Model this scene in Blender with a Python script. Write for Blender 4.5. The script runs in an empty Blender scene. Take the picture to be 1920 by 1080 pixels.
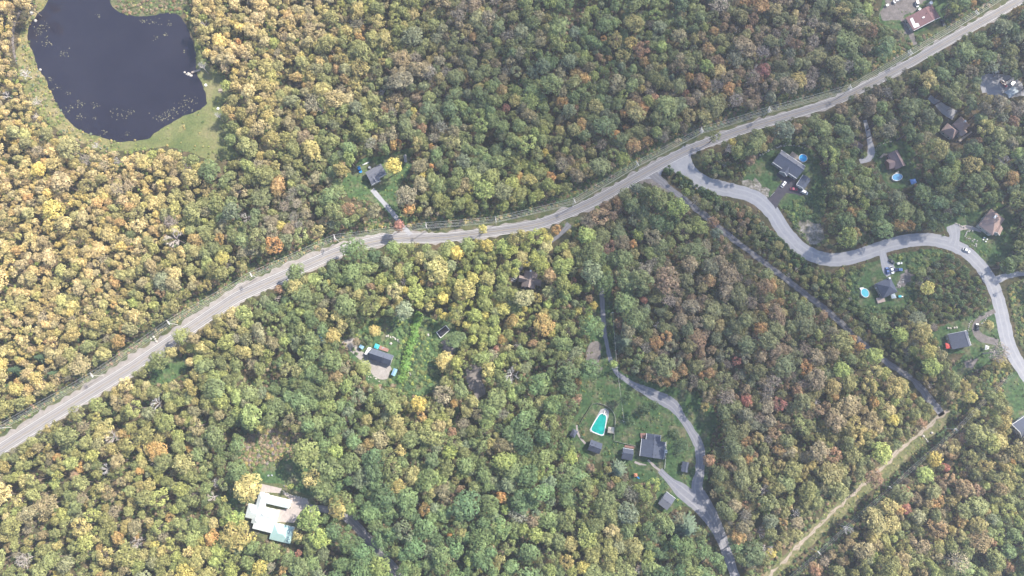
import bpy, math, random
import numpy as np
from mathutils import Vector, Matrix, noise
R = math.radians
rnd = random.Random(7)
scene = bpy.context.scene
# ---------------------------------------------------------------- camera, world, sun, exposure
CAM_H = 430.0
TILT = R(8.6)
FOC = 1321.0                      # focal length in photo pixels (1920 wide)
cam_d = bpy.data.cameras.new('camera'); cam = bpy.data.objects.new('camera', cam_d)
scene.collection.objects.link(cam)
cam.location = (0, 0, CAM_H); cam.rotation_euler = (TILT, 0, 0)
cam_d.sensor_width = 36; cam_d.lens = 36 * FOC / 1920
cam_d.clip_start = 1; cam_d.clip_end = 12000
scene.camera = cam
SUN_EL, SUN_AZ = R(45), R(33)     # azimuth measured from +x (photo right) towards +y (photo top)
sdir = Vector((math.cos(SUN_EL) * math.cos(SUN_AZ), math.cos(SUN_EL) * math.sin(SUN_AZ), math.sin(SUN_EL)))
w = bpy.data.worlds.new('World'); scene.world = w; w.use_nodes = True
nt = w.node_tree
sky = nt.nodes.new('ShaderNodeTexSky'); sky.sky_type = 'NISHITA'; sky.sun_disc = False
sky.sun_elevation = SUN_EL; sky.sun_rotation = R(90) - SUN_AZ
bgn = nt.nodes['Background']; nt.links.new(sky.outputs[0], bgn.inputs['Color']); bgn.inputs['Strength'].default_value = 0.115
sl = bpy.data.lights.new('sun', 'SUN'); sl.energy = 5.0; sl.angle = R(0.9); sl.color = (1.0, 0.92, 0.80)
so = bpy.data.objects.new('sun', sl); scene.collection.objects.link(so)
so.rotation_euler = sdir.to_track_quat('Z', 'Y').to_euler()
vs = scene.view_settings
vs.view_transform = 'Standard'; vs.look = 'None'; vs.gamma = 1; vs.use_curve_mapping = False
vs.exposure = 1.2
HAZE_DENS = 0.0002
scene.cycles.max_bounces = 6; scene.cycles.diffuse_bounces = 3; scene.cycles.transmission_bounces = 3
scene.cycles.volume_bounces = 1; scene.cycles.transparent_max_bounces = 4

# ---------------------------------------------------------------- helpers
cT, sT = math.cos(TILT), math.sin(TILT)
def at(px, py, z=0.0):
    x, y, zz = (px - 960) / FOC, -(py - 540) / FOC, -1.0
    dx, dy, dz = x, y * cT - zz * sT, y * sT + zz * cT
    t = (z - CAM_H) / dz
    return Vector((dx * t, dy * t, z))
def proj(X, Y, Z):
    dz = Z - CAM_H
    yy = Y * cT + dz * sT
    zz = -Y * sT + dz * cT
    return 960 + FOC * X / (-zz), 540 - FOC * yy / (-zz)
PXM = CAM_H / FOC                 # about metres per photo pixel
def crop(ox, oy, s, pts): return [(ox + a / s, oy + b / s) for a, b in pts]

def tag(o, label=None, cat=None, group=None, kind=None):
    if label: o['label'] = label
    if cat: o['category'] = cat
    if group: o['group'] = group
    if kind: o['kind'] = kind
    return o
col = scene.collection
def empty(name, loc, rz=0.0):
    o = bpy.data.objects.new(name, None); o.location = loc; o.rotation_euler = (0, 0, rz); o.empty_display_size = .5
    col.objects.link(o); return o

class MB:
    """collects faces in WORLD coordinates; build() links one mesh object (optionally as a child in its parent's frame)"""
    def __init__(s): s.v = []; s.f = []; s.uv = []; s.m = []
    def poly(s, pts, uv=None, m=0):
        i = len(s.v); s.v += [tuple(p) for p in pts]; s.f.append(tuple(range(i, i + len(pts)))); s.m.append(m)
        s.uv.append(uv if uv else [(0, 0)] * len(pts))
    def hexa(s, b, t, m=0):                     # bottom 4, top 4 (ccw from above)
        s.poly(t, m=m); s.poly(b[::-1], m=m)
        n = len(b)
        for k in range(n):
            j = (k + 1) % n; s.poly([b[k], b[j], t[j], t[k]], m=m)
    def box(s, c, size, rz=0, m=0, taper=1.0):
        hx, hy, hz = size[0] / 2, size[1] / 2, size[2] / 2
        ca, sa = math.cos(rz), math.sin(rz)
        def q(x, y, z): return (c[0] + x * ca - y * sa, c[1] + x * sa + y * ca, c[2] + z)
        b = [q(-hx, -hy, -hz), q(hx, -hy, -hz), q(hx, hy, -hz), q(-hx, hy, -hz)]
        k = taper
        t = [q(-hx * k, -hy * k, hz), q(hx * k, -hy * k, hz), q(hx * k, hy * k, hz), q(-hx * k, hy * k, hz)]
        s.hexa(b, t, m)
    def tube(s, a, b, r0, r1=None, n=6, m=0):
        a, b = Vector(a), Vector(b); r1 = r0 if r1 is None else r1
        d = (b - a).normalized(); u = d.orthogonal().normalized(); w_ = d.cross(u)
        A = [a + (u * math.cos(t) + w_ * math.sin(t)) * r0 for t in [2 * math.pi * k / n for k in range(n)]]
        B = [b + (u * math.cos(t) + w_ * math.sin(t)) * r1 for t in [2 * math.pi * k / n for k in range(n)]]
        for k in range(n):
            j = (k + 1) % n; s.poly([A[k], A[j], B[j], B[k]], m=m)
        s.poly(A[::-1], m=m); s.poly(B, m=m)
    def blob(s, c, r, seed=0, n=7, rings=4, sq=0.7, m=0):
        P = []
        for i in range(1, rings):
            ph = math.pi * i / rings
            P.append([(c[0] + r * math.sin(ph) * math.cos(2 * math.pi * k / n + i) * (1 + .3 * noise.noise((k * 1.3 + seed, i * 1.7, seed))),
                       c[1] + r * math.sin(ph) * math.sin(2 * math.pi * k / n + i) * (1 + .3 * noise.noise((k * 1.1, i * 1.9 + seed, seed))),
                       c[2] + r * sq * math.cos(ph)) for k in range(n)])
        top = (c[0], c[1], c[2] + r * sq); bot = (c[0], c[1], c[2] - r * sq)
        for k in range(n):
            j = (k + 1) % n
            s.poly([P[0][k], P[0][j], top], m=m); s.poly([P[-1][j], P[-1][k], bot], m=m)
            for i in range(len(P) - 1): s.poly([P[i][k], P[i + 1][k], P[i + 1][j], P[i][j]], m=m)
    def build(s, name, mats, parent=None, smooth=False):
        me = bpy.data.meshes.new(name)
        vv = s.v
        if parent is not None:
            mi = Matrix.LocRotScale(parent.location, parent.rotation_euler.to_quaternion(), parent.scale).inverted() if parent.parent is None else None
            if mi is None:
                g = parent.parent
                mi = Matrix.LocRotScale(g.location, g.rotation_euler.to_quaternion(), g.scale).inverted()
            vv = [tuple(mi @ Vector(p)) for p in s.v]
        me.from_pydata(vv, [], s.f)
        if not isinstance(mats, (list, tuple)): mats = [mats]
        for m in mats: me.materials.append(m)
        me.polygons.foreach_set('material_index', s.m)
        if smooth: me.polygons.foreach_set('use_smooth', [True] * len(s.f))
        ul = me.uv_layers.new(name='uv')
        flat = [c for f in s.uv for p in f for c in p]
        ul.data.foreach_set('uv', flat)
        me.update()
        o = bpy.data.objects.new(name, me); col.objects.link(o)
        if parent is not None: o.parent = parent
        return o

# ---------------------------------------------------------------- materials
def mat(name, base, rough=.8, var=None, scale=1.0, bump=0.0, metal=0.0, spec=0.3, detail=4, stops=None, extra=None):
    """principled with a noise-driven colour ramp between base and var, in object space (metres)"""
    m = bpy.data.materials.new(name); m.use_nodes = True; n = m.node_tree; p = n.nodes['Principled BSDF']
    p.inputs['Roughness'].default_value = rough; p.inputs['Metallic'].default_value = metal
    p.inputs['Specular IOR Level'].default_value = spec
    geo = n.nodes.new('ShaderNodeNewGeometry')
    no = n.nodes.new('ShaderNodeTexNoise'); no.inputs['Scale'].default_value = scale; no.inputs['Detail'].default_value = detail
    no.inputs['Roughness'].default_value = .65
    n.links.new(geo.outputs['Position'], no.inputs['Vector'])
    rp = n.nodes.new('ShaderNodeValToRGB')
    if stops:
        while len(rp.color_ramp.elements) < len(stops): rp.color_ramp.elements.new(.5)
        for e, (po, c) in zip(rp.color_ramp.elements, stops): e.position = po; e.color = (*c, 1)
    else:
        var = var or tuple(c * .8 for c in base)
        rp.color_ramp.elements[0].position = .35; rp.color_ramp.elements[1].position = .65
        rp.color_ramp.elements[0].color = (*base, 1); rp.color_ramp.elements[1].color = (*var, 1)
    n.links.new(no.outputs['Fac'], rp.inputs['Fac'])
    src = rp.outputs['Color']
    if extra:                                   # second, coarse or fine noise multiplied in
        sc2, lo, hi = extra
        n2 = n.nodes.new('ShaderNodeTexNoise'); n2.inputs['Scale'].default_value = sc2; n2.inputs['Detail'].default_value = 5
        n.links.new(geo.outputs['Position'], n2.inputs['Vector'])
        mr = n.nodes.new('ShaderNodeMapRange'); mr.inputs['From Min'].default_value = .3; mr.inputs['From Max'].default_value = .7
        mr.inputs['To Min'].default_value = lo; mr.inputs['To Max'].default_value = hi
        n.links.new(n2.outputs['Fac'], mr.inputs['Value'])
        mx = n.nodes.new('ShaderNodeVectorMath'); mx.operation = 'SCALE'
        n.links.new(src, mx.inputs[0]); n.links.new(mr.outputs[0], mx.inputs['Scale']); src = mx.outputs[0]
    n.links.new(src, p.inputs['Base Color'])
    if bump:
        b = n.nodes.new('ShaderNodeBump'); b.inputs['Strength'].default_value = bump; b.inputs['Distance'].default_value = .3
        n.links.new(no.outputs['Fac'], b.inputs['Height']); n.links.new(b.outputs[0], p.inputs['Normal'])
    return m
def road_mat(name, a, b, tracks, tcol):
    """road surface: u runs across (0..1), v along in metres; worn wheel tracks at the given u"""
    m = mat(name, a, .9, b, .25, extra=(2.5, .88, 1.1))
    n = m.node_tree; p = n.nodes['Principled BSDF']; src = p.inputs['Base Color'].links[0].from_socket
    uv = n.nodes.new('ShaderNodeUVMap'); uv.uv_map = 'uv'
    sp = n.nodes.new('ShaderNodeSeparateXYZ'); n.links.new(uv.outputs[0], sp.inputs[0])
    no = n.nodes.new('ShaderNodeTexNoise'); no.inputs['Scale'].default_value = 1; no.inputs['Detail'].default_value = 3
    mp = n.nodes.new('ShaderNodeMapping'); mp.inputs['Scale'].default_value = (14, .05, 1)
    n.links.new(uv.outputs[0], mp.inputs[0]); n.links.new(mp.outputs[0], no.inputs['Vector'])
    acc = None
    for t in tracks:
        s1 = n.nodes.new('ShaderNodeMath'); s1.operation = 'SUBTRACT'; n.links.new(sp.outputs[0], s1.inputs[0]); s1.inputs[1].default_value = t
        s2 = n.nodes.new('ShaderNodeMath'); s2.operation = 'ABSOLUTE'; n.links.new(s1.outputs[0], s2.inputs[0])
        mr = n.nodes.new('ShaderNodeMapRange'); mr.inputs['From Min'].default_value = .0; mr.inputs['From Max'].default_value = .075
        mr.inputs['To Min'].default_value = 1; mr.inputs['To Max'].default_value = 0
        n.links.new(s2.outputs[0], mr.inputs['Value'])
        if acc is None: acc = mr.outputs[0]
        else:
            ad = n.nodes.new('ShaderNodeMath'); ad.operation = 'MAXIMUM'; n.links.new(acc, ad.inputs[0]); n.links.new(mr.outputs[0], ad.inputs[1]); acc = ad.outputs[0]
    ml = n.nodes.new('ShaderNodeMath'); ml.operation = 'MULTIPLY'; n.links.new(acc, ml.inputs[0]); n.links.new(no.outputs['Fac'], ml.inputs[1])
    mx = n.nodes.new('ShaderNodeMix'); mx.data_type = 'RGBA'
    m2 = n.nodes.new('ShaderNodeMath'); m2.operation = 'MULTIPLY'; m2.use_clamp = True; m2.inputs[1].default_value = 1.7; n.links.new(ml.outputs[0], m2.inputs[0]); n.links.new(m2.outputs[0], mx.inputs['Factor']); n.links.new(src, mx.inputs[6]); mx.inputs[7].default_value = (*tcol, 1)
    n.links.new(mx.outputs[2], p.inputs['Base Color'])
    return m
def leafmat(name, trans=.25):
    m = bpy.data.materials.new(name); m.use_nodes = True; n = m.node_tree
    p = n.nodes['Principled BSDF']; out = n.nodes['Material Output']
    p.inputs['Roughness'].default_value = .6; p.inputs['Specular IOR Level'].default_value = .25
    t = n.nodes.new('ShaderNodeAttribute'); t.attribute_type = 'INSTANCER'; t.attribute_name = 'tint'
    t2 = n.nodes.new('ShaderNodeAttribute'); t2.attribute_type = 'INSTANCER'; t2.attribute_name = 'tint_b'
    lv = n.nodes.new('ShaderNodeAttribute'); lv.attribute_type = 'GEOMETRY'; lv.attribute_name = 'lv'
    hv = n.nodes.new('ShaderNodeAttribute'); hv.attribute_type = 'GEOMETRY'; hv.attribute_name = 'hv'
    mx = n.nodes.new('ShaderNodeMix'); mx.data_type = 'RGBA'
    n.links.new(hv.outputs['Fac'], mx.inputs['Factor']); n.links.new(t.outputs['Vector'], mx.inputs[6]); n.links.new(t2.outputs['Vector'], mx.inputs[7])
    sc = n.nodes.new('ShaderNodeVectorMath'); sc.operation = 'SCALE'
    n.links.new(mx.outputs[2], sc.inputs[0]); n.links.new(lv.outputs['Fac'], sc.inputs['Scale'])
    n.links.new(sc.outputs[0], p.inputs['Base Color'])
    if trans:
        tr = n.nodes.new('ShaderNodeBsdfTranslucent'); n.links.new(sc.outputs[0], tr.inputs['Color'])
        ms = n.nodes.new('ShaderNodeMixShader'); ms.inputs[0].default_value = trans
        n.links.new(p.outputs[0], ms.inputs[1]); n.links.new(tr.outputs[0], ms.inputs[2]); n.links.new(ms.outputs[0], out.inputs['Surface'])
    return m
M = {}
M['forest_floor'] = mat('forest_floor', (.05, .05, .025), 1, (.11, .08, .045), .09, stops=[(.3, (.035, .05, .022)), (.5, (.07, .065, .032)), (.7, (.13, .095, .06))], extra=(.8, .6, 1.4))
M['grass'] = mat('lawn_green', (.055, .10, .03), 1, stops=[(.3, (.035, .08, .03)), (.5, (.065, .11, .042)), (.66, (.15, .14, .08))], scale=.11, extra=(.6, .55, 1.45))
M['grass_dry'] = mat('grass_dry', (.1, .1, .03), 1, stops=[(.3, (.085, .115, .04)), (.5, (.14, .155, .06)), (.7, (.21, .185, .10))], scale=.06, extra=(.8, .75, 1.2))
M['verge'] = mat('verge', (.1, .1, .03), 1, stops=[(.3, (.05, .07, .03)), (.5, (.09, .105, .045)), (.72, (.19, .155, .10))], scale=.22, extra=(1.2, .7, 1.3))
M['grass_track'] = mat('grass_track', (.1, .1, .03), 1, stops=[(.3, (.07, .09, .04)), (.5, (.13, .135, .06)), (.7, (.25, .21, .13))], scale=.2, extra=(.9, .7, 1.3))
M['marsh'] = mat('marsh', (.1, .1, .03), 1, stops=[(.3, (.09, .12, .04)), (.5, (.2, .19, .08)), (.7, (.32, .26, .15))], scale=.1, extra=(1.1, .6, 1.3))
M['dirt'] = mat('dirt', (.14, .125, .115), 1, (.23, .205, .19), .3, extra=(1.5, .8, 1.2))
M['rocky'] = mat('rocky_ground', (.3, .27, .23), 1, stops=[(.35, (.10, .11, .06)), (.5, (.24, .22, .18)), (.65, (.40, .37, .33))], scale=.35, extra=(1.0, .6, 1.2))
M['asphalt'] = road_mat('asphalt_worn', (.17, .163, .172), (.215, .208, .21), [.2, .38, .62, .8], (.35, .335, .33))
M['gravel'] = road_mat('gravel_road', (.28, .285, .31), (.33, .33, .345), [.3, .68], (.37, .37, .38))
M['shoulder'] = mat('shoulder_gravel', (.25, .23, .215), 1, (.34, .315, .30), .35, extra=(1.6, .85, 1.12))
M['old_asphalt'] = road_mat('old_asphalt', (.17, .17, .185), (.22, .215, .225), [.3, .7], (.28, .27, .275))
M['dark_road'] = road_mat('dark_road', (.16, .16, .175), (.20, .195, .205), [.3, .7], (.26, .26, .27))
M['lane'] = road_mat('lane_gravel', (.20, .205, .235), (.24, .24, .26), [.3, .7], (.31, .31, .33))
M['track'] = road_mat('track_gravel', (.19, .165, .11), (.32, .27, .22), [.3, .7], (.44, .38, .34))
M['new_asphalt'] = mat('fresh_asphalt', (.055, .05, .062), .85, (.08, .072, .085), .4)
M['paving'] = mat('paving', (.30, .27, .25), .9, (.40, .35, .33), .6)
M['water'] = mat('pond_water', (.013, .012, .022), .07, (.019, .018, .029), .03, spec=.5)
M['line'] = mat('line_white', (.80, .80, .80), .7, (.62, .62, .62), .5)
M['line_y'] = mat('line_yellow', (.55, .42, .2), .7, (.4, .36, .28), .5)
def flat(name, c, rough=.6, metal=0, spec=.4, k=.85, scale=1.5): return mat(name, c, rough, tuple(x * k for x in c), scale, metal=metal, spec=spec)
def shingles(name, c, k=.75):
    m = mat(name, c, .9, tuple(x * k for x in c), .9, extra=(5, .82, 1.15)); return m
M['slate'] = shingles('shingle_slate', (.10, .115, .155), .85)
M['charcoal'] = shingles('shingle_charcoal', (.045, .045, .055))
M['grey_roof'] = shingles('shingle_grey', (.15, .16, .195), .88)
M['red_roof'] = shingles('shingle_red', (.22, .125, .125), .88)
M['tan_roof'] = shingles('shingle_tan', (.40, .29, .25), .88)
M['house_brown'] = shingles('shingle_light_brown', (.29, .235, .215), .88)
M['brown_roof'] = shingles('shingle_brown', (.24, .18, .18), .85)
M['mint_sunlit'] = flat('metal_roof_mint_sunlit', (.66, .71, .69), .35, .0, .6, .95, .3)  # mint roof in full sun: its overexposed white is put into the colour
M['mint_roof'] = flat('metal_roof_mint', (.36, .52, .50), .35, .0, .6, .93, .3)  # the same roof unwhitened, for the wing in tree shade
M['blue_roof'] = flat('metal_roof_blue', (.22, .38, .52), .4)
M['flat_dark'] = flat('membrane_black', (.02, .02, .03), .6)
M['white'] = flat('white_paint', (.80, .80, .78), .5)
M['siding'] = flat('siding_pale', (.55, .53, .49), .8)
M['siding_grey'] = flat('siding_grey', (.32, .32, .33), .8)
M['brick'] = flat('brick', (.30, .17, .13), .9)
M['wood'] = flat('weathered_wood', (.33, .28, .24), .9, scale=3)
M['deck_red'] = flat('deck_redwood', (.30, .17, .14), .9, scale=3)
M['deck_pink'] = flat('deck_pale', (.45, .36, .31), .9, scale=3)
M['glass'] = flat('window_glass', (.03, .04, .05), .1, 0, .6)
M['rubber'] = flat('rubber', (.02, .02, .02), .8)
M['chrome'] = flat('chrome', (.6, .6, .62), .25, 1)
M['lamp_white'] = flat('headlight_lens', (.7, .7, .72), .15)
M['lamp_red'] = flat('taillight_lens', (.4, .02, .02), .2)
M['c_white'] = flat('paint_white', (.82, .82, .82), .25, 0, .6, .97)
M['c_blue'] = flat('paint_blue', (.05, .13, .36), .25, 0, .6, .95)
M['c_bblue'] = flat('paint_bright_blue', (.03, .25, .65), .25, 0, .6, .95)
M['c_dark'] = flat('paint_dark', (.03, .04, .055), .25, 0, .6, .95)
M['c_red'] = flat('paint_red', (.38, .05, .09), .25, 0, .6, .95)
M['c_maroon'] = flat('paint_maroon', (.20, .03, .07), .25, 0, .6, .95)
M['pool_blue'] = flat('pool_water_blue', (.02, .38, .78), .08, 0, .5, .9, .5)
M['pool_soft'] = flat('pool_water_soft', (.10, .34, .58), .08, 0, .5, .9, .5)
M['pool_turq'] = flat('pool_water_turquoise', (.10, .50, .58), .08, 0, .5, .85, .5)
M['pool_green'] = mat('pool_water_green', (.0, .24, .20), .08, (.01, .42, .35), .22, spec=.5)
M['concrete'] = mat('concrete', (.42, .41, .41), .9, (.32, .31, .31), .7)
M['stone'] = mat('stone', (.48, .45, .41), .9, (.33, .31, .28), .9)
M['canvas_beige'] = flat('canvas_beige', (.50, .46, .38), .9)
M['canvas_turq'] = flat('canvas_turquoise', (.06, .50, .58), .7)
M['canvas_red'] = flat('canvas_red', (.65, .09, .07), .7)
M['canvas_grey'] = flat('canvas_grey', (.40, .46, .50), .7)
M['orange'] = flat('orange_plastic', (.60, .25, .14), .5)
M['pole'] = flat('pole_wood_silvered', (.60, .58, .54), .8, scale=3)
M['wire'] = flat('aluminium_wire', (.72, .72, .70), .4)
M['porcelain'] = flat('insulator', (.78, .78, .76), .2)
M['bark'] = flat('bark', (.16, .13, .11), .95, scale=4)
M['bark_pale'] = flat('bark_pale', (.50, .46, .43), .9, scale=3)
M['pad'] = mat('lily_pad', (.13, .14, .07), .6, (.24, .22, .15), .6)
M['leaf'] = leafmat('foliage', .22)
M['needle'] = leafmat('needles', .08)
M['twig'] = leafmat('twigs', 0)

# ---------------------------------------------------------------- outlines
def catmull(pts, step=10.0):
    P = [Vector((*p, 0)) if len(p) == 2 else Vector(p) for p in pts]
    P = [P[0] * 2 - P[1]] + P + [P[-1] * 2 - P[-2]]
    out = []
    for i in range(1, len(P) - 2):
        a, b, c, d = P[i - 1:i + 3]; n = max(1, int((c - b).to_2d().length / step))
        for k in range(n):
            t = k / n
            out.append(.5 * ((2 * b) + (c - a) * t + (2 * a - 5 * b + 4 * c - d) * t * t + (3 * b - a - 3 * c + d) * t ** 3))
    out.append(P[-2]); return out
def closed_smooth(pts, step=8):
    n = len(pts); P = [Vector((*p, 0)) for p in pts]; out = []
    for i in range(n):
        a, b, c, d = P[i - 1], P[i], P[(i + 1) % n], P[(i + 2) % n]; m = max(1, int((c - b).length / step))
        for k in range(m):
            t = k / m
            q = .5 * ((2 * b) + (c - a) * t + (2 * a - 5 * b + 4 * c - d) * t * t + (3 * b - a - 3 * c + d) * t ** 3)
            out.append((q.x, q.y))
    return out
def sheet(name, pts, z, m, jit=.7, smooth=True, kind='structure'):
    """a flat ground sheet from a photo outline, its edge roughened by jit metres"""
    if smooth: pts = closed_smooth(pts, 5)
    W = [at(x, y, z) for x, y in pts]
    out = []
    n = len(W)
    for i in range(n):
        a, b = W[i], W[(i + 1) % n]; k = max(1, int((b - a).length / 1.2))
        for j in range(k): out.append(a.lerp(b, j / k))
    if jit:
        o2 = []
        for p in out:
            v = noise.noise_vector((p.x * .35, p.y * .35, 3.1)) * jit + noise.noise_vector((p.x * 1.3, p.y * 1.3, 9)) * jit * .5
            o2.append(Vector((p.x + v.x, p.y + v.y, z)))
        out = o2
    from mathutils.geometry import tessellate_polygon
    tri = tessellate_polygon([out])
    me = bpy.data.meshes.new(name); me.from_pydata([tuple(p) for p in out], [], [tuple(t) for t in tri])
    import bmesh
    bm = bmesh.new(); bm.from_mesh(me)
    for f in bm.faces:
        if f.normal.z < 0: f.normal_flip()
    bm.to_mesh(me); bm.free()
    me.materials.append(m); o = bpy.data.objects.new(name, me); col.objects.link(o)
    if kind: o['kind'] = kind
    return o
def strip(name, pts, z, m, jit=0.0, off=0.0, width=None, dash=None):
    """pts: (x, y, width in px) in photo pixels; off shifts sideways (px, positive = to the right when travelling)"""
    C = catmull([(p[0], p[1], p[2] if len(p) > 2 else width) for p in pts], 6)
    W = []
    for c in C: W.append((at(c.x, c.y, z), c.z * PXM))
    mb = MB(); L = []; n = len(W); s = 0; rows = []
    for i in range(n):
        a = W[max(0, i - 1)][0]; b = W[min(n - 1, i + 1)][0]; d = (b - a).normalized(); nr = Vector((d.y, -d.x, 0))
        c = W[i][0] + nr * off * PXM
        if i: s += (W[i][0] - W[i - 1][0]).length
        h = W[i][1] / 2
        jl = jr = 0
        if jit:
            jl = jit * (noise.noise((c.x * .3, c.y * .3, 1)) + .6 * noise.noise((c.x * 1.1, c.y * 1.1, 2)))
            jr = jit * (noise.noise((c.x * .3, c.y * .3, 5)) + .6 * noise.noise((c.x * 1.1, c.y * 1.1, 7)))
        rows.append((c - nr * (h + jl), c + nr * (h + jr), s))
    for i in range(n - 1):
        if dash and int(rows[i][2] / dash) % 2: continue
        a, b = rows[i], rows[i + 1]
        mb.poly([a[1], b[1], b[0], a[0]], uv=[(1, a[2]), (1, b[2]), (0, b[2]), (0, a[2])])
    o = mb.build(name, m); o['kind'] = 'structure'; return o

POND = crop(0, 0, 3, [(280, -200), (270, 0), (230, 60), (180, 120), (155, 180), (165, 250), (195, 330), (215, 390), (250, 430), (280, 500), (320, 590), (370, 660), (420, 715), (480, 745), (560, 770), (640, 795), (740, 795), (830, 780), (880, 740), (950, 700), (1030, 655), (1110, 625), (1160, 580), (1150, 500), (1135, 460), (1110, 430), (1105, 380), (1100, 300), (1080, 220), (1040, 130), (990, 80), (930, 75), (830, 90), (740, 90), (660, 60), (620, 0), (615, -200)])
LEFTLINE = [(-150, 925), (-60, 870), (26, 815), (87, 777), (237.5, 684), (260, 669), (422.5, 560), (440, 549), (537.5, 505), (584, 484), (632.5, 464), (690, 447), (740, 439), (790, 438.5), (827, 438), (852, 436), (927, 426), (980, 418), (1030, 405), (1111, 370), (1190, 326), (1270, 282.5), (1331, 257.5), (1391, 236), (1490, 206), (1560, 184), (1610, 161), (1696, 116), (1765, 76), (1899, 0), (1990, -55), (2100, -118)]
SIDE = [(1262, 292, 60), (1276, 306, 44), (1296, 330, 36), (1327, 347, 32), (1377, 358, 28), (1415, 370, 28), (1447, 397, 29), (1470, 433, 29), (1507, 470, 28), (1557, 487, 26), (1607, 480, 26), (1673, 458, 25), (1733, 449, 25), (1780, 457, 25), (1817, 477, 25), (1847, 510, 25), (1868, 550, 25), (1879, 593, 26), (1890, 643, 27), (1907, 677, 25), (1930, 712, 24), (1975, 775, 24), (2040, 860, 24)]
DIAG = [(1215, 316, 16), (1232, 333, 16), (1252, 350, 12), (1267, 361, 11), (1320, 403, 12), (1373, 447, 12), (1437, 495, 11), (1500, 543, 11), (1563, 593, 11), (1613, 640, 11), (1660, 677, 11), (1713, 714, 11), (1740, 745, 15), (1757, 765, 15), (1766, 779, 12)]
TRACK = [(1778, 768, 7), (1765, 778, 9), (1745, 795, 7), (1725, 812, 7), (1690, 842, 7), (1668, 864, 6), (1628, 902, 5), (1568, 955, 5), (1508, 1013, 5), (1465, 1058, 5), (1390, 1130, 7)]
LANE = [(1118, 470, 8), (1124, 510, 8), (1129, 560, 9), (1132, 610, 9), (1140, 655, 8), (1152, 692, 8), (1170, 710, 9), (1193, 724, 12), (1237, 746, 22), (1262, 760, 22), (1280, 785, 14), (1293, 803, 15), (1308, 830, 18), (1313, 850, 18), (1312, 887, 17), (1307, 917, 22), (1330, 960, 26), (1353, 1010, 20), (1366, 1045, 18), (1385, 1100, 17), (1400, 1150, 17)]
BRANCH = [(1237, 882, 11), (1248, 893, 12), (1260, 905, 15), (1277, 919, 26), (1300, 938, 27), (1322, 962, 22), (1343, 995, 14)]
DRIVES = [  # (points with width, material)
    ([(1068, 420, 14), (1050, 440, 7), (1020, 462, 7), (998, 482, 7), (980, 497, 9), (967, 515, 11), (962, 528, 9)], 'dark_road'),
    ([(698, 355, 9), (715, 375, 9), (735, 398, 9), (752, 420, 8), (770, 440, 9)], 'gravel'),
    ([(580, 955, 18), (610, 955, 12), (640, 962, 15), (660, 978, 17), (683, 1003, 16), (713, 1037, 15), (743, 1073, 17), (780, 1120, 17)], 'old_asphalt'),
    ([(1622, 225, 8), (1627, 245, 9), (1631, 265, 11), (1634, 285, 14), (1628, 297, 12), (1612, 303, 10)], 'gravel'),
    ([(1742, 182, 12), (1757, 193, 14), (1772, 206, 20), (1790, 216, 22)], 'gravel'),
    ([(1785, 458, 24), (1790, 444, 20), (1788, 430, 26), (1784, 422, 22)], 'gravel'),
    ([(1792, 431, 9), (1812, 426, 9), (1830, 430, 7), (1840, 434, 4)], 'paving'),
    ([(1655, 470, 14), (1656, 482, 14), (1662, 495, 20), (1668, 508, 26), (1672, 514, 22)], 'gravel'),
    ([(1868, 525, 14), (1890, 517, 11), (1925, 511, 10), (1970, 505, 10)], 'gravel'),
    ([(1872, 642, 14), (1855, 638, 13), (1838, 632, 16), (1829, 618, 14), (1834, 600, 10), (1848, 591, 9), (1866, 583, 8)], 'dirt'),
    ([(1708, 62, 12), (1712, 75, 11), (1716, 84, 8)], 'dirt'),
    ([(1215, 862, 4), (1225, 872, 4), (1237, 883, 4)], 'paving'),
    ([(1190, 866, 3), (1200, 870, 3), (1212, 872, 3)], 'paving'),
    ([(1081, 797, 3), (1083, 812, 4), (1090, 824, 4), (1098, 832, 4)], 'paving'),
    ([(38, 20, 5), (26, 50, 5), (24, 85, 5), (30, 115, 4)], 'dirt'),
]
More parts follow.
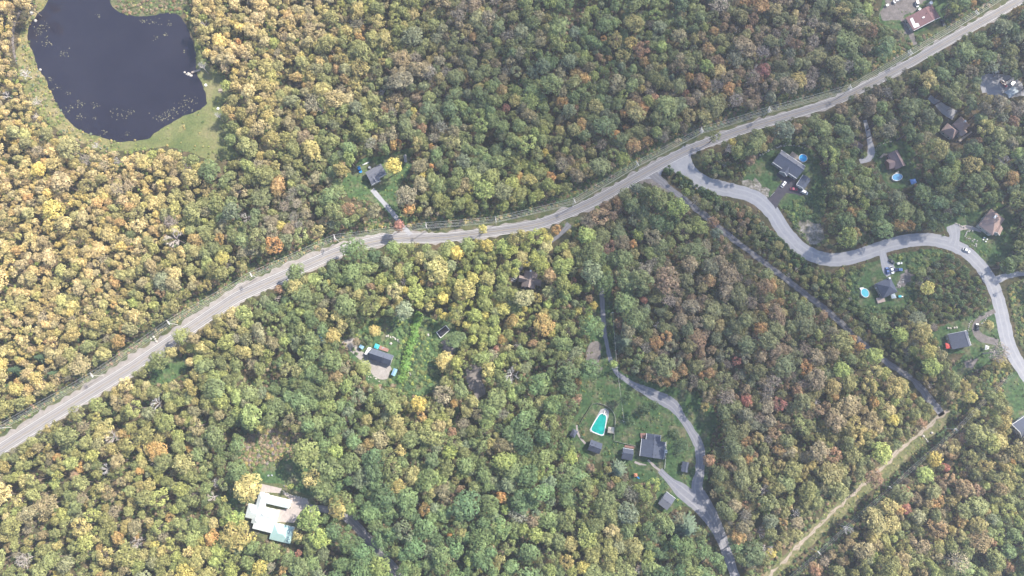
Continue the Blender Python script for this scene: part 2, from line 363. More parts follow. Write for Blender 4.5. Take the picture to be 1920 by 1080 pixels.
AREAS = [  # ground patches: outline, material, z level
    ([(345, -40), (352, 30), (372, 90), (388, 118), (405, 132), (424, 142), (417, 160), (432, 176), (420, 196), (430, 214), (424, 236), (441, 252), (436, 272), (449, 292), (428, 300), (412, 296), (395, 303), (355, 285), (310, 276), (250, 284), (205, 280), (190, 262), (250, 240), (330, 190), (370, 150)], 'grass_dry', 1),
    ([(90, -60), (60, 20), (38, 60), (32, 120), (50, 180), (90, 230), (140, 262), (200, 285), (230, 268), (170, 240), (120, 200), (80, 140), (60, 60), (100, 0)], 'marsh', 1),
    ([(195, -60), (205, 20), (225, 32), (300, 34), (335, 32), (350, 10), (350, -60)], 'verge', 1),
    ([(642, 340), (660, 318), (672, 300), (700, 294), (730, 290), (762, 280), (772, 300), (765, 330), (748, 350), (752, 400), (800, 430), (760, 440), (730, 405), (700, 378), (655, 372)], 'grass', 1),
    ([(645, 632), (668, 625), (700, 598), (760, 590), (790, 590), (760, 650), (748, 712), (735, 722), (690, 718), (680, 695), (655, 665)], 'grass', 1),
    ([(785, 590), (815, 600), (852, 608), (860, 650), (850, 668), (835, 690), (815, 730), (780, 745), (745, 735), (748, 705), (770, 640)], 'grass', 1),
    ([(826, 640), (845, 638), (856, 655), (850, 672), (835, 660)], 'dirt', 2),
    ([(872, 690), (900, 692), (912, 735), (900, 748), (882, 735)], 'dirt', 1),
    ([(472, 892), (490, 868), (545, 848), (580, 862), (592, 930), (560, 940), (530, 925), (490, 915)], 'grass', 1),
    ([(430, 900), (455, 930), (462, 960), (445, 970), (425, 945)], 'grass', 1),
    ([(485, 905), (540, 912), (585, 935), (600, 950), (580, 975), (555, 1000), (540, 1030), (495, 1015), (465, 980), (458, 950), (470, 925)], 'verge', 2),
    ([(455, 815), (500, 805), (570, 812), (575, 850), (545, 860), (495, 868), (465, 880), (450, 850)], 'verge', 1),
    ([(1105, 640), (1116, 545), (1147, 545), (1158, 680), (1190, 706), (1240, 722), (1300, 735), (1338, 765), (1345, 800), (1332, 830), (1326, 900), (1318, 925), (1345, 965), (1375, 1040), (1350, 1020), (1310, 965), (1280, 950), (1248, 962), (1225, 945), (1235, 912), (1215, 905), (1185, 902), (1175, 875), (1150, 862), (1120, 866), (1092, 852), (1066, 828), (1066, 798), (1088, 765), (1088, 728)], 'grass', 1),
    ([(1108, 640), (1122, 650), (1125, 690), (1112, 700), (1098, 690)], 'dirt', 2),
    ([(1088, 800), (1102, 800), (1112, 818), (1102, 830), (1086, 820)], 'verge', 2),
    ([(1390, 338), (1415, 302), (1443, 279), (1482, 270), (1525, 282), (1540, 320), (1550, 360), (1545, 400), (1520, 455), (1500, 440), (1470, 395), (1440, 372), (1400, 352)], 'grass', 1),
    ([(1494, 415), (1512, 412), (1535, 420), (1548, 440), (1525, 458), (1508, 445)], 'rocky', 2),
    ([(1403, 335), (1425, 342), (1438, 352), (1444, 368), (1432, 372), (1405, 358), (1385, 350)], 'rocky', 2),
    ([(1590, 515), (1640, 490), (1690, 476), (1752, 466), (1770, 480), (1740, 500), (1715, 525), (1718, 560), (1690, 582), (1640, 588), (1605, 575), (1590, 540)], 'grass', 1),
    ([(1700, 505), (1712, 512), (1705, 530), (1688, 540), (1680, 532)], 'dirt', 2),
    ([(1745, 622), (1800, 598), (1842, 582), (1878, 565), (1884, 640), (1878, 665), (1840, 690), (1800, 706), (1785, 690), (1810, 662), (1772, 664), (1760, 648)], 'grass', 1),
    ([(1808, 682), (1822, 678), (1836, 670), (1838, 676), (1822, 688), (1806, 692)], 'dirt', 2),
    ([(1770, 425), (1800, 402), (1838, 390), (1865, 378), (1905, 395), (1910, 440), (1895, 475), (1860, 500), (1842, 490), (1825, 465), (1800, 452)], 'grass', 1),
    ([(1648, 22), (1658, -5), (1690, -60), (1780, -60), (1772, 30), (1775, 58), (1745, 78), (1722, 92), (1704, 85), (1690, 62), (1652, 45)], 'grass', 1),
    ([(1650, 20), (1668, 0), (1700, -20), (1735, -10), (1722, 18), (1700, 30), (1708, 62), (1698, 62), (1686, 40), (1660, 38)], 'dirt', 2),
    ([(1838, 150), (1850, 138), (1885, 140), (1910, 150), (1925, 175), (1900, 182), (1865, 180), (1842, 172)], 'gravel', 1),
    ([(1636, 290), (1648, 268), (1675, 260), (1702, 268), (1722, 300), (1725, 340), (1700, 352), (1668, 352), (1650, 320)], 'grass', 1),
    ([(1890, 545), (1905, 530), (1960, 525), (1990, 700), (1940, 690), (1910, 640), (1898, 590)], 'verge', 1),
    ([(1880, 730), (1900, 700), (1960, 695), (1965, 790), (1915, 800), (1895, 775)], 'grass', 1),
    ([(278, 700), (300, 678), (345, 665), (350, 690), (320, 715), (285, 720)], 'grass', 1),
    ([(1780, 770), (1786, 782), (1738, 828), (1685, 876), (1632, 924), (1553, 994), (1480, 1060), (1408, 1130), (1390, 1120), (1480, 1030), (1560, 950), (1640, 880), (1700, 830)], 'grass_track', 1),
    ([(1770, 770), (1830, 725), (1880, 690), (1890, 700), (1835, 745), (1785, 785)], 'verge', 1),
    ([(1050, 418), (1064, 410), (1096, 408), (1082, 425), (1078, 440), (1060, 436)], 'verge', 1),
    ([(1205, 335), (1228, 328), (1262, 352), (1250, 362), (1235, 352), (1200, 342)], 'dirt', 1),
]
# ---------------------------------------------------------------- ground and roads
g = MB(); S = 3500
g.poly([(-S, -S, 0), (S, -S, 0), (S, S, 0), (-S, S, 0)])
tag(g.build('ground', M['forest_floor']), kind='structure')
Z = .004
names = {'grass_track': 'grass_strip', 'grass': 'lawn', 'grass_dry': 'grassland', 'marsh': 'bank', 'verge': 'verge', 'dirt': 'dirt_patch', 'rocky': 'rocky_ground', 'gravel': 'gravel_yard'}
for i, (pts, m, lv) in enumerate(AREAS):
    sheet(names[m], pts, Z * (lv * 5 + (i % 5)), M[m], 3.0 if m in ('dirt', 'rocky') else 1.3)
sheet('pond', POND, Z * 12, M['water'], .8)
ROADC = []
_l = catmull(LEFTLINE, 12)
def offset_px(line, d):
    out = []
    for i, p in enumerate(line):
        a = line[max(0, i - 1)]; b = line[min(len(line) - 1, i + 1)]; t = (b - a).normalized()
        out.append((p.x - t.y * d, p.y + t.x * d))
    return out
sheetz = 14
strip('verge', [(x, y, 34) for x, y in offset_px(_l, -17)], Z * 11, M['verge'], 1.2)
def sw(x): return 10 if x < 560 else (10 - 7 * min(1, (x - 560) / 250.0))
_ol = offset_px(_l, 0); _sl = [(a[0], a[1]) for a in _ol]
sh = []
for i_, p in enumerate(_l):
    wl = sw(p.x); wr = float(np.interp(p.x, [500, 850, 1100, 1300, 1600], [23.5, 18.5, 20, 18.5, 16.5])); a = offset_px(_l, (wr - wl) / 2)[i_]; sh.append((a[0], a[1], wl + wr))
strip('road_shoulder', sh, Z * 13, M['shoulder'], 2.4)
strip('side_road', SIDE, Z * 14, M['gravel'], .5)
sheet('side_road_mouth', [(1196, 338), (1215, 322), (1262, 292), (1306, 268), (1318, 278), (1296, 290), (1300, 312), (1290, 335), (1262, 318), (1245, 318), (1238, 335), (1250, 352), (1235, 345), (1222, 335)], Z * 14.4, M['gravel'], .3)
strip('diagonal_road', DIAG, Z * 15, M['dark_road'], .8)
strip('track', TRACK, Z * 15, M['track'], 1.8)
def lw(x): return float(np.interp(x, [500, 850, 1100, 1300, 1600], [18.4, 15.2, 16, 15.5, 14]))
def off_var(f): return [offset_px(_l, f * lw(p.x))[i] for i, p in enumerate(_l)]
strip('main_road', [(q[0], q[1], lw(q[0]) + 3.2) for q in off_var(.5)], Z * 17, M['asphalt'], .35)
strip('road_marking', [(p.x, p.y, .62) for p in _l], Z * 18, M['line'])
strip('road_marking', [(x, y, .62) for x, y in off_var(1)], Z * 18, M['line'])
strip('road_marking', [(x, y, .45) for x, y in off_var(.5)], Z * 18, M['line_y'])
for k_, (p, m) in enumerate(DRIVES): strip('driveway' if m != 'paving' else 'footpath', p, Z * (18 + k_ % 3), M[m], .45)
strip('driveway', LANE, Z * 18, M['lane'], .5)
strip('driveway', BRANCH, Z * 19, M['lane'], .4)
sheet('driveway', crop(1420, 260, 7.714, [(300, 480), (460, 560), (570, 590), (560, 680), (640, 730), (690, 800), (620, 830), (560, 800), (420, 785), (330, 900), (268, 1020), (230, 960), (140, 860), (190, 845), (240, 780), (360, 620), (270, 520)]), Z * 22, M['new_asphalt'], .1, False)
sheet('driveway', crop(620, 600, 9, [(190, 380), (300, 320), (400, 300), (430, 400), (500, 500), (600, 560), (1010, 770), (1000, 880), (960, 990), (850, 1010), (700, 920), (640, 800), (470, 650), (300, 500)]), Z * 20, M['shoulder'], .4)
sheet('patio', crop(430, 850, 5.685, [(345, 325), (560, 375), (540, 425), (330, 410)]), Z * 20, M['paving'], .05, False)
sheet('patio', crop(430, 850, 5.685, [(560, 420), (700, 455), (840, 500), (850, 560), (760, 620), (690, 740), (500, 730), (520, 600), (650, 590), (660, 500)]), Z * 20, M['paving'], .3, False)

# ---------------------------------------------------------------- buildings
def roofz(kind, u, v, L, W, h, f):
    if kind == 'u': return h * (v / (f * W) if v < f * W else (W - v) / ((1 - f) * W))
    if kind == 'v': return h * (u / (f * L) if u < f * L else (L - u) / ((1 - f) * L))
    if kind == 'hip': return h * min(1, min(u, L - u, v, W - v) / (min(L, W) / 2))
    return 0
class Block:
    def __init__(s, A, B, C, e, h, kind, f=.5):
        a, b, c = at(*A, e), at(*B, e), at(*C, e)
        s.ex = (b - a).normalized(); s.L = (b - a).length
        per = Vector((-s.ex.y, s.ex.x, 0)); d = (c - b).dot(per); s.ey = per * (1 if d > 0 else -1); s.W = abs(d)
        s.a = Vector((a.x, a.y, 0)); s.e, s.h, s.kind, s.f = e, h, kind, f
    def P(s, u, v, z): q = s.a + s.ex * u + s.ey * v; return Vector((q.x, q.y, z))
    def uv(s, px, py):
        p = at(px, py, s.e + s.h * .6) - s.a; return p.dot(s.ex), p.dot(s.ey)
    def zat(s, u, v): return s.e + roofz(s.kind, max(0, min(s.L, u)), max(0, min(s.W, v)), s.L, s.W, s.h, s.f)
    def centre(s): return s.P(s.L / 2, s.W / 2, 0)
def roof_mesh(mb, b, T=.2):
    L, W, e, h, f = b.L, b.W, b.e, b.h, b.f
    def both(pts):                                 # a facet with thickness
        top = [b.P(u, v, z) for u, v, z in pts]; bot = [p - Vector((0, 0, T)) for p in top]
        n = (top[1] - top[0]).cross(top[2] - top[0])
        if n.z < 0: top.reverse(); bot.reverse()
        mb.hexa(bot, top)
    if b.kind == 'u':
        r = f * W; both([(0, 0, e), (L, 0, e), (L, r, e + h), (0, r, e + h)]); both([(0, r, e + h), (L, r, e + h), (L, W, e), (0, W, e)])
    elif b.kind == 'v':
        r = f * L; both([(0, 0, e), (r, 0, e + h), (r, W, e + h), (0, W, e)]); both([(r, 0, e + h), (L, 0, e), (L, W, e), (r, W, e + h)])
    elif b.kind == 'hip':
        k = min(L, W) / 2
        if L >= W: p, q = (k, W / 2, e + h), (L - k, W / 2, e + h)
        else: p, q = (L / 2, k, e + h), (L / 2, W - k, e + h)
        if L - W > .3:
            both([(0, 0, e), (L, 0, e), q, p]); both([(0, W, e), p, q, (L, W, e)]); both([(0, 0, e), p, (0, W, e)]); both([(L, 0, e), (L, W, e), q])
        elif W - L > .3:
            both([(0, 0, e), p, q, (0, W, e)]); both([(L, 0, e), (L, W, e), q, p]); both([(0, 0, e), (L, 0, e), p]); both([(0, W, e), q, (L, W, e)])
        else:
            for s1, s2 in (((0, 0), (L, 0)), ((L, 0), (L, W)), ((L, W), (0, W)), ((0, W), (0, 0))): both([(*s1, e), (*s2, e), p])
    else:
        both([(0, 0, e), (L, 0, e), (L, W, e), (0, W, e)])
def wall_mesh(mb, b, ins=.4):
    L, W, e, h, f = b.L, b.W, b.e, b.h, b.f
    c = [(ins, ins), (L - ins, ins), (L - ins, W - ins), (ins, W - ins)]
    bo = [b.P(u, v, 0) for u, v in c]; k = [b.zat(u, v) - .24 if b.kind != 'flat' else e - .2 for u, v in c]
    tp = [b.P(u, v, z) for (u, v), z in zip(c, k)]
    if (bo[1] - bo[0]).cross(bo[2] - bo[0]).z < 0: bo.reverse(); tp.reverse()
    mb.hexa(bo, tp)
    zz = k[0]
    if b.kind == 'u':
        r = f * W
        for u in (ins, L - ins):
            mb.poly([b.P(u, ins, zz), b.P(u, W - ins, zz), b.P(u, r, e + h - .22)])
    if b.kind == 'v':
        r = f * L
        for v in (ins, W - ins):
            mb.poly([b.P(ins, v, zz), b.P(L - ins, v, zz), b.P(r, v, e + h - .22)])
def trim(mb, b, edges, wd=.22):
    """pale fascia boards along roof edges; edges of 'u0','u1' (v=0/W) and 'v0','v1' (u=0/L)"""
    L, W = b.L, b.W
    def seg(p, q):
        n = 2 if b.kind in 'uv' else 1
        pts = [p]
        if b.kind == 'u' and p[0] == q[0]: pts.append((p[0], b.f * W))
        if b.kind == 'v' and p[1] == q[1]: pts.append((b.f * L, p[1]))
        pts.append(q)
        for s_, t_ in zip(pts, pts[1:]):
            A = b.P(*s_, b.zat(*s_) + .03); B = b.P(*t_, b.zat(*t_) + .03)
            c = (b.P(L / 2, W / 2, 0) - (A + B) / 2); c.z = 0
            d = (B - A); d.z = 0; d.normalize(); nrm = Vector((-d.y, d.x, 0)); nrm = nrm if nrm.dot(c) < 0 else -nrm
            o = nrm * wd
            bt = [A + nrm * .003 - Vector((0, 0, .28)), B + nrm * .003 - Vector((0, 0, .28)), B + o - Vector((0, 0, .28)), A + o - Vector((0, 0, .28))]
            tp = [p_ + Vector((0, 0, .28)) for p_ in bt]
            if (bt[1] - bt[0]).cross(bt[2] - bt[0]).z < 0: bt.reverse(); tp.reverse()
            mb.hexa(bt, tp)
    if 'u0' in edges: seg((0, 0), (L, 0))
    if 'u1' in edges: seg((0, W), (L, W))
    if 'v0' in edges: seg((0, 0), (0, W))
    if 'v1' in edges: seg((L, 0), (L, W))
def openings(b, root, wins=True, door=True, ins=.4):
    c0 = b.centre(); placed = False
    for (p, q) in (((ins, ins), (b.L - ins, ins)), ((b.L - ins, ins), (b.L - ins, b.W - ins)), ((b.L - ins, b.W - ins), (ins, b.W - ins)), ((ins, b.W - ins), (ins, ins))):
        A, B = b.P(*p, 0), b.P(*q, 0); mid = (A + B) / 2; n = mid - c0; d = (B - A).normalized()
        n = n - d * n.dot(d); n.normalize()
        if n.dot(-mid.normalized()) < .35: continue
        ln = (B - A).length; k = max(1, int(ln / 3.4)); rz = math.atan2(d.y, d.x)
        for i in range(k):
            c = A + d * ln * (i + .5) / k
            if door and not placed and i == k // 2:
                placed = True
                m = MB(); m.box(c + n * .04 + Vector((0, 0, 1.05)), (1.0, .1, 2.1), rz); do = m.build('door', M['white'], root)
                m = MB(); m.box(c + n * .12 + d * .35 + Vector((0, 0, 1.0)), (.12, .06, .05), rz); m.build('handle', M['chrome'], do)
            elif wins and ln > 2.2:
                zc = min(1.5, b.e * .55)
                m = MB(); m.box(c + n * .03 + Vector((0, 0, zc)), (1.5, .1, 1.15), rz); fr = m.build('window', M['white'], root)
                m = MB(); m.box(c + n * .07 + Vector((0, 0, zc)), (1.3, .06, .95), rz); m.build('pane', M['glass'], fr)
def house(name, label, cat, blocks, roofm, wallm='siding', trims=(), vents=(), chim=(), lights=(), wins=True, door=True, group=None, ridge=True):
    bs = [Block(*b) for b in blocks]
    c = bs[0].centre(); root = empty(name, c, math.atan2(bs[0].ex.y, bs[0].ex.x)); tag(root, label, cat, group)
    rms = roofm if isinstance(roofm, list) else [roofm] * len(bs)
    for i, b in enumerate(bs):
        m = MB(); wall_mesh(m, b); m.build('wall', M[wallm], root)
        m = MB(); roof_mesh(m, b); ro = m.build('roof', M[rms[i]], root)
        if i < len(trims) and trims[i]:
            m = MB(); trim(m, b, trims[i]); m.build('fascia', M['white'], ro)
        if ridge and b.kind in ('u', 'v'):
            m = MB(); T_ = b.e + b.h + .03
            if b.kind == 'u': m.box((b.P(.1, b.f * b.W, T_) + b.P(b.L - .1, b.f * b.W, T_)) / 2, (b.L - .2, .3, .06), math.atan2(b.ex.y, b.ex.x))
            else: m.box((b.P(b.f * b.L, .1, T_) + b.P(b.f * b.L, b.W - .1, T_)) / 2, (b.W - .2, .3, .06), math.atan2(b.ey.y, b.ey.x))
            m.build('ridge_cap', M[rms[i]], ro)
        if i == 0 or b.L * b.W > 30: openings(b, root, wins, door and i == 0)
        if i == 0: mainroof = ro
    def rloc(p):
        for b in bs:
            u, v = b.uv(*p)
            if -.2 < u < b.L + .2 and -.2 < v < b.W + .2: return b.P(u, v, b.zat(u, v)), b
        b = bs[0]; u, v = b.uv(*p); return b.P(u, v, b.zat(u, v)), b
    for p in vents:
        q, b = rloc(p); m = MB(); m.tube(q - Vector((0, 0, .2)), q + Vector((0, 0, .35)), .16, n=8); m.tube(q + Vector((0, 0, .35)), q + Vector((0, 0, .45)), .25, n=8); m.build('vent', M['charcoal'], mainroof)
    for p in chim:
        q, b = rloc(p); m = MB(); m.box(q + Vector((0, 0, .4)), (.9, .9, 1.8), root.rotation_euler.z); m.box(q + Vector((0, 0, 1.35)), (1.1, 1.1, .1), root.rotation_euler.z); m.build('chimney', M['white'], mainroof)
    for (p, sx, sy) in lights:
        q, b = rloc(p); m = MB(); m.box(q + Vector((0, 0, .1)), (sx, sy, .35), root.rotation_euler.z); m.build('skylight', M['white'], mainroof)
    return root, bs
C1 = lambda p: (1640 + p[0] / 12, p[1] / 12)
# 1 red-roofed house at top right
rt, bs = house('house', 'low house with faded red shingle roof and a large white panel on it', 'house',
      [((1713, 57.5), (1763, 32.5), (1749, 8), 3.0, 1.7, 'v', .68)], 'red_roof', 'siding', [('u0',)], vents=[(1736, 26)], lights=[((1731, 33), 1.6, .8)])
b = bs[0]
def onroof(name, b, pts, m, parent, lift=.06, th=.05):
    mb = MB(); top = [b.P(*b.uv(*p), 0) for p in pts]
    top = [Vector((q.x, q.y, b.zat(*((q - b.a).dot(b.ex), (q - b.a).dot(b.ey))) + lift + th)) for q in top]
    bot = [q - Vector((0, 0, th)) for q in top]
    if (top[1] - top[0]).cross(top[2] - top[0]).z < 0: top.reverse(); bot.reverse()
    mb.hexa(bot, top); return mb.build(name, m, parent)
onroof('roof_panel', b, [C1(p) for p in [(805, 415), (860, 385), (925, 520), (905, 625)]][:4], M['white'], rt)
onroof('roof_panel', b, [C1(p) for p in [(925, 520), (985, 510), (1020, 580), (907, 622)]], M['white'], rt, lift=.064)
# 2 tan house
house('house', 'tan shingled house of two joined hip-roofed blocks among dense trees', 'house',
      [((1786, 233), (1802, 218), (1821.5, 233), 3.6, 3.8, 'hip'), ((1765, 245), (1776.5, 230.5), (1797, 247), 3.0, 3.6, 'hip'), ((1797, 250), (1808, 241), (1812, 249), 3.2, 1.6, 'v')],
      'tan_roof', 'siding', [(), ()], vents=[(1780, 256)], chim=[(1806, 229.5)])
# 3 brown house with oval pool
house('house', 'brown roofed house between a dark lawn and an oval blue pool', 'house',
      [((1664, 289), (1683, 281), (1694, 312), 3.6, 3.0, 'v', .5), ((1661, 300), (1672, 297), (1677, 315), 3.2, 2.2, 'u', .5)], 'brown_roof', 'brick')
house('shed', 'small dark brown shed beside the gravel lane, half under trees', 'shed',
      [((1601, 260), (1619, 272.5), (1611, 281), 2.6, 1.8, 'u', .5)], 'brown_roof', 'wood', wins=False)
# 4 grey house with round pool
rt4, b4 = house('house', 'long grey gabled house with white fascias on a black driveway', 'house',
      [((1464.7, 281.4), (1510, 312), (1494, 334.5), 4.2, 3.8, 'u', .45), ((1470, 309), (1484, 318.5), (1476.5, 331), 3.9, 2.4, 'v', .5)],
      ['grey_roof', 'slate'], 'siding_grey', [('u0', 'u1'), ('u1',)], vents=[(1476, 296), (1492, 310)])
house('garage', 'detached grey garage at the end of the black driveway', 'garage',
      [((1506, 327.5), (1520.5, 337), (1508.5, 356), 3.0, 1.2, 'v', .55)], 'slate', 'siding', [('v0', 'u1')], vents=[(1510, 341)], wins=False)
# 5 tan-brown hip house
house('house', 'brown hip-roofed house with white roof patch beside curved stone walls', 'house',
      [((1835, 422), (1858.5, 391), (1887, 407), 3.8, 4.0, 'hip'), ((1866, 420), (1881, 428), (1872, 440), 3.4, 1.8, 'v')], 'tan_roof', 'siding', [(), ('u1',)], lights=[((1865, 407), 2.6, 1.4)])
# 6 dark pyramid-roof house
house('house', 'dark slate pyramid-roofed house with deck beside the turquoise pool', 'house',
      [((1641, 532), (1669, 519.5), (1678.5, 549), 3.4, 3.9, 'hip')], 'slate', 'siding_grey', vents=[(1661, 540)], chim=[(1669.5, 521)])
# 7 grey house by road
house('house', 'house with half black half pale grey gable roof near a looping driveway', 'house',
      [((1777, 627), (1812, 619.5), (1819.5, 648), 3.2, 4.2, 'v', .66)], ['grey_roof'], 'siding', [('u0', 'v1')])
# 8 house in the wood clearing
house('house', 'dark roofed house with white front fascias in a shady wood clearing', 'house',
      [((684.5, 323), (714, 306.5), (722, 327), 3.2, 2.6, 'u', .55), ((691, 336), (708, 327.5), (714.5, 338.5), 3.1, 1.5, 'v', .5)], 'grey_roof', 'siding', [('u1',), ('u1',)], vents=[(704, 327), (697, 332)])
house('shed', 'small grey roofed shed at the clearing edge near the dark roofed house', 'shed',
      [((756, 291), (761.5, 290), (764, 303), 2.4, .6, 'v', .5)], 'siding_grey', 'wood', wins=False)
# 9 cross-gabled brown house
house('house', 'pinkish brown cross-gabled house hidden among trees below the main road', 'house',
      [((984, 507), (1009, 512.5), (1003, 542.5), 3.6, 3.6, 'v', .5), ((974, 516), (1016, 525), (1014, 537), 3.4, 3.3, 'u', .5)], 'house_brown', 'brick', chim=[(995, 509)])
# 10 charcoal house
house('house', 'charcoal gabled house with lower side wing above a pale paved yard', 'house',
      [((697.5, 652.5), (722.5, 661), (716, 681), 3.4, 3.8, 'u', .5), ((722.5, 661), (738.5, 666.5), (732, 686), 3.0, 3.0, 'u', .5)], 'slate', 'siding_grey', vents=[(702, 669)], ridge=False)
house('shed', 'small pale blue roofed shed beside the paved yard and hedge', 'shed',
      [((738.5, 690), (745.5, 693), (741, 706), 2.5, .5, 'v', .5)], 'blue_roof', 'wood', wins=False)
house('shed', 'tiny grey blue shed on the left of the charcoal house', 'shed',
      [((676, 645.5), (683, 650), (680.5, 656), 2.3, .4, 'v', .5)], 'blue_roof', 'wood', wins=False, door=False)
# 12 big mint-roofed building, full-sun glare painted white on all wings but one
house('house', 'sprawling mint metal roofed house of joined hip-roofed wings, the sunlit ones whitened', 'house',
      [((466, 944), (523, 957), (517, 983), 3.6, 2.4, 'hip'), ((486.5, 922), (503, 926), (489, 985), 3.5, 2.0, 'hip'), ((487, 924), (546, 938), (542, 954), 3.3, 1.5, 'hip'),
       ((483, 955), (519, 964), (510, 1000), 3.45, 2.2, 'hip'), ((513, 979.5), (552, 989), (543, 1020), 3.2, 2.2, 'hip')], ['mint_sunlit', 'mint_sunlit', 'mint_sunlit', 'mint_sunlit', 'mint_roof'], 'white', chim=[(495, 962)])
# 13 blue-grey house with pool
house('house', 'blue grey gabled house with white edges in the large garden', 'house',
      [((1203.5, 822.5), (1248, 829), (1243.5, 861), 3.4, 2.4, 'v', .5), ((1213, 812), (1239, 816), (1237, 830), 3.3, 1.9, 'v', .5)], 'slate', 'siding', [('v0', 'v1'), ('v0', 'v1')], vents=[(1226, 821), (1225.5, 832), (1231, 833.5), (1223, 852), (1229, 853)])
house('shed', 'dark square shed with reddish porch left of the blue grey house', 'shed',
      [((1168, 840), (1188, 843.5), (1183.5, 863.5), 2.8, 2.3, 'u', .4)], 'slate', 'wood', [('u0',)], wins=False)
house('cabin', 'grey cabin with round roof vents just below the green pool', 'cabin',
      [((1108, 824), (1130, 832), (1123.5, 851.5), 2.8, 2.3, 'u', .5)], 'slate', 'siding_grey', vents=[(1110, 831.5), (1117, 834), (1107, 839), (1113, 837)], wins=True)
house('garden_shed', 'small slate roofed gazebo shed at left end of the garden path', 'shed',
      [((1075, 803.5), (1084, 809), (1079, 823), 2.5, 1.3, 'hip')], 'slate', 'wood', wins=False)
house('shed', 'narrow grey shed on the lawn inside the bend of the gravel lane', 'shed',
      [((1280, 864.5), (1292, 867), (1288, 886), 2.6, 1.2, 'v', .6)], 'slate', 'siding_grey', wins=False)
house('garage', 'square grey roofed garage beside the gravel parking fork', 'garage',
      [((1249.8, 922), (1266.5, 935), (1248.5, 955.5), 3.0, .9, 'u', .5)], 'grey_roof', 'siding', [('u0',)], vents=[(1252, 941)], wins=False)
house('house', 'dark roofed house with white edge cut by the right frame edge', 'house',
      [((1898, 796), (1925, 778), (1945, 806), 3.4, 2.2, 'u', .5)], 'slate', 'white', [('u0', 'v0')])
house('garage', 'pale metal roofed garage half under trees beside the scrap yard', 'garage',
      [((1883, 173), (1901, 161), (1912, 171), 2.8, .8, 'u', .5)], 'canvas_grey', 'siding', wins=False)

# ---------------------------------------------------------------- decks, canopies, pools
def slab(name, label, cat, pts, z0, z1, m, sub=None):
    W = [at(x, y, z1) for x, y in pts]
    if (W[1] - W[0]).cross(W[2] - W[0]).z < 0: W.reverse()
    c = sum(W, Vector()) / len(W); root = empty(name, (c.x, c.y, 0)); tag(root, label, cat)
    mb = MB(); mb.hexa([Vector((p.x, p.y, z0)) for p in W], W); mb.build('platform', m, root)
    n = len(W)
    for i in range(n):
        a = W[i].lerp(c, .04)
        mm = MB(); mm.box((a.x, a.y, (z1 - .1) / 2 + .01), (.14, .14, z1 - .12)) if z0 > .2 else mm.box((a.x, a.y, z1 + .45), (.1, .1, .9)); mm.build('post', M['wood'], root)
    return root
def canopy(name, label, cat, pts, h, m, peak=.6):
    W = [at(x, y, h) for x, y in pts]
    if (W[1] - W[0]).cross(W[2] - W[0]).z < 0: W.reverse()
    c = sum(W, Vector()) / len(W); root = empty(name, (c.x, c.y, 0)); tag(root, label, cat)
    mb = MB(); top = c + Vector((0, 0, peak))
    n = len(W)
    for i in range(n):
        a, b_ = W[i], W[(i + 1) % n]; mb.poly([a, b_, top]); mb.poly([b_ - Vector((0, 0, .25)), a - Vector((0, 0, .25)), a + Vector((0, 0, 0)), b_])
        mb.poly([b_ - Vector((0, 0, .1)), a - Vector((0, 0, .1)), top - Vector((0, 0, .1))])
    mb.build('canopy', m, root)
    for p in W:
        q = p.lerp(c, .04); mm = MB(); mm.tube((q.x, q.y, 0), (q.x, q.y, h - .1), .05); mm.build('leg', M['white'], root)
    return root
def pool(label, cx, cy, rx, ry, ang, h, water, name='swimming_pool'):
    c = at(cx, cy, h); root = empty(name, (c.x, c.y, 0)); tag(root, label, 'pool')
    N = 32; ca, sa = math.cos(ang), math.sin(ang)
    def ring(k, z): return [Vector((c.x + (rx * PXM + k) * math.cos(t) * ca - (ry * PXM + k) * math.sin(t) * sa, c.y + (rx * PXM + k) * math.cos(t) * sa + (ry * PXM + k) * math.sin(t) * ca, z)) for t in [2 * math.pi * i / N for i in range(N)]]
    m = MB(); a, b_, i_, j_ = ring(0, 0), ring(0, h), ring(-.28, h), ring(-.28, h - .3)
    for k in range(N):
        l = (k + 1) % N; m.poly([a[k], a[l], b_[l], b_[k]]); m.poly([b_[k], b_[l], i_[l], i_[k]]); m.poly([i_[k], i_[l], j_[l], j_[k]])
    m.build('pool_wall', M['white'], root)
    m = MB(); m.poly(ring(-.27, h - .12)); m.build('water', M[water], root)
    m = MB(); e = ring(.1, 0)[3]; f_ = ring(.1, h + .7)[3]
    for s_ in (-.25, .25): m.tube(e + Vector((s_, 0, 0)), f_ + Vector((s_, 0, 0)), .04)
    for z in (.3, .6, .9, 1.2): m.tube((e.x - .25, e.y, z), (e.x + .25, e.y, z), .03)
    m.build('ladder', M['chrome'], root)
    return root
pool('round above-ground pool of bright blue water behind the long grey house', 1505.8, 296.3, 8.4, 8.2, 0, 1.3, 'pool_blue')
pool('oval above-ground pool of soft blue water below the brown roofed house', 1682.5, 332, 10.6, 7.4, R(12), 1.3, 'pool_soft')
pool('round turquoise pool with white rim beside the pyramid-roofed house', 1622, 549, 7.6, 9, R(25), 1.3, 'pool_turq')
slab('deck', 'grey wooden deck between the long grey house and the blue pool', 'deck', crop(1420, 260, 7.714, [(470, 232), (508, 183), (585, 238), (600, 300), (660, 350), (640, 360), (545, 300)]), .5, 1.2, M['wood'])
slab('deck', 'long pale grey deck on the lower side of the tan house', 'deck', crop(1740, 190, 12, [(675, 875), (985, 668), (1000, 700), (720, 910)]), .5, 1.4, M['wood'])
slab('deck', 'pale pinkish square deck below the pyramid-roofed house', 'deck', crop(1600, 460, 9, [(388, 890), (515, 868), (545, 945), (415, 980)]), .3, 1.1, M['deck_pink'])
slab('deck', 'small white deck corner beside the turquoise round pool', 'deck', crop(1600, 460, 9, [(105, 715), (180, 708), (150, 750), (125, 760)]), .5, 1.35, M['white'])
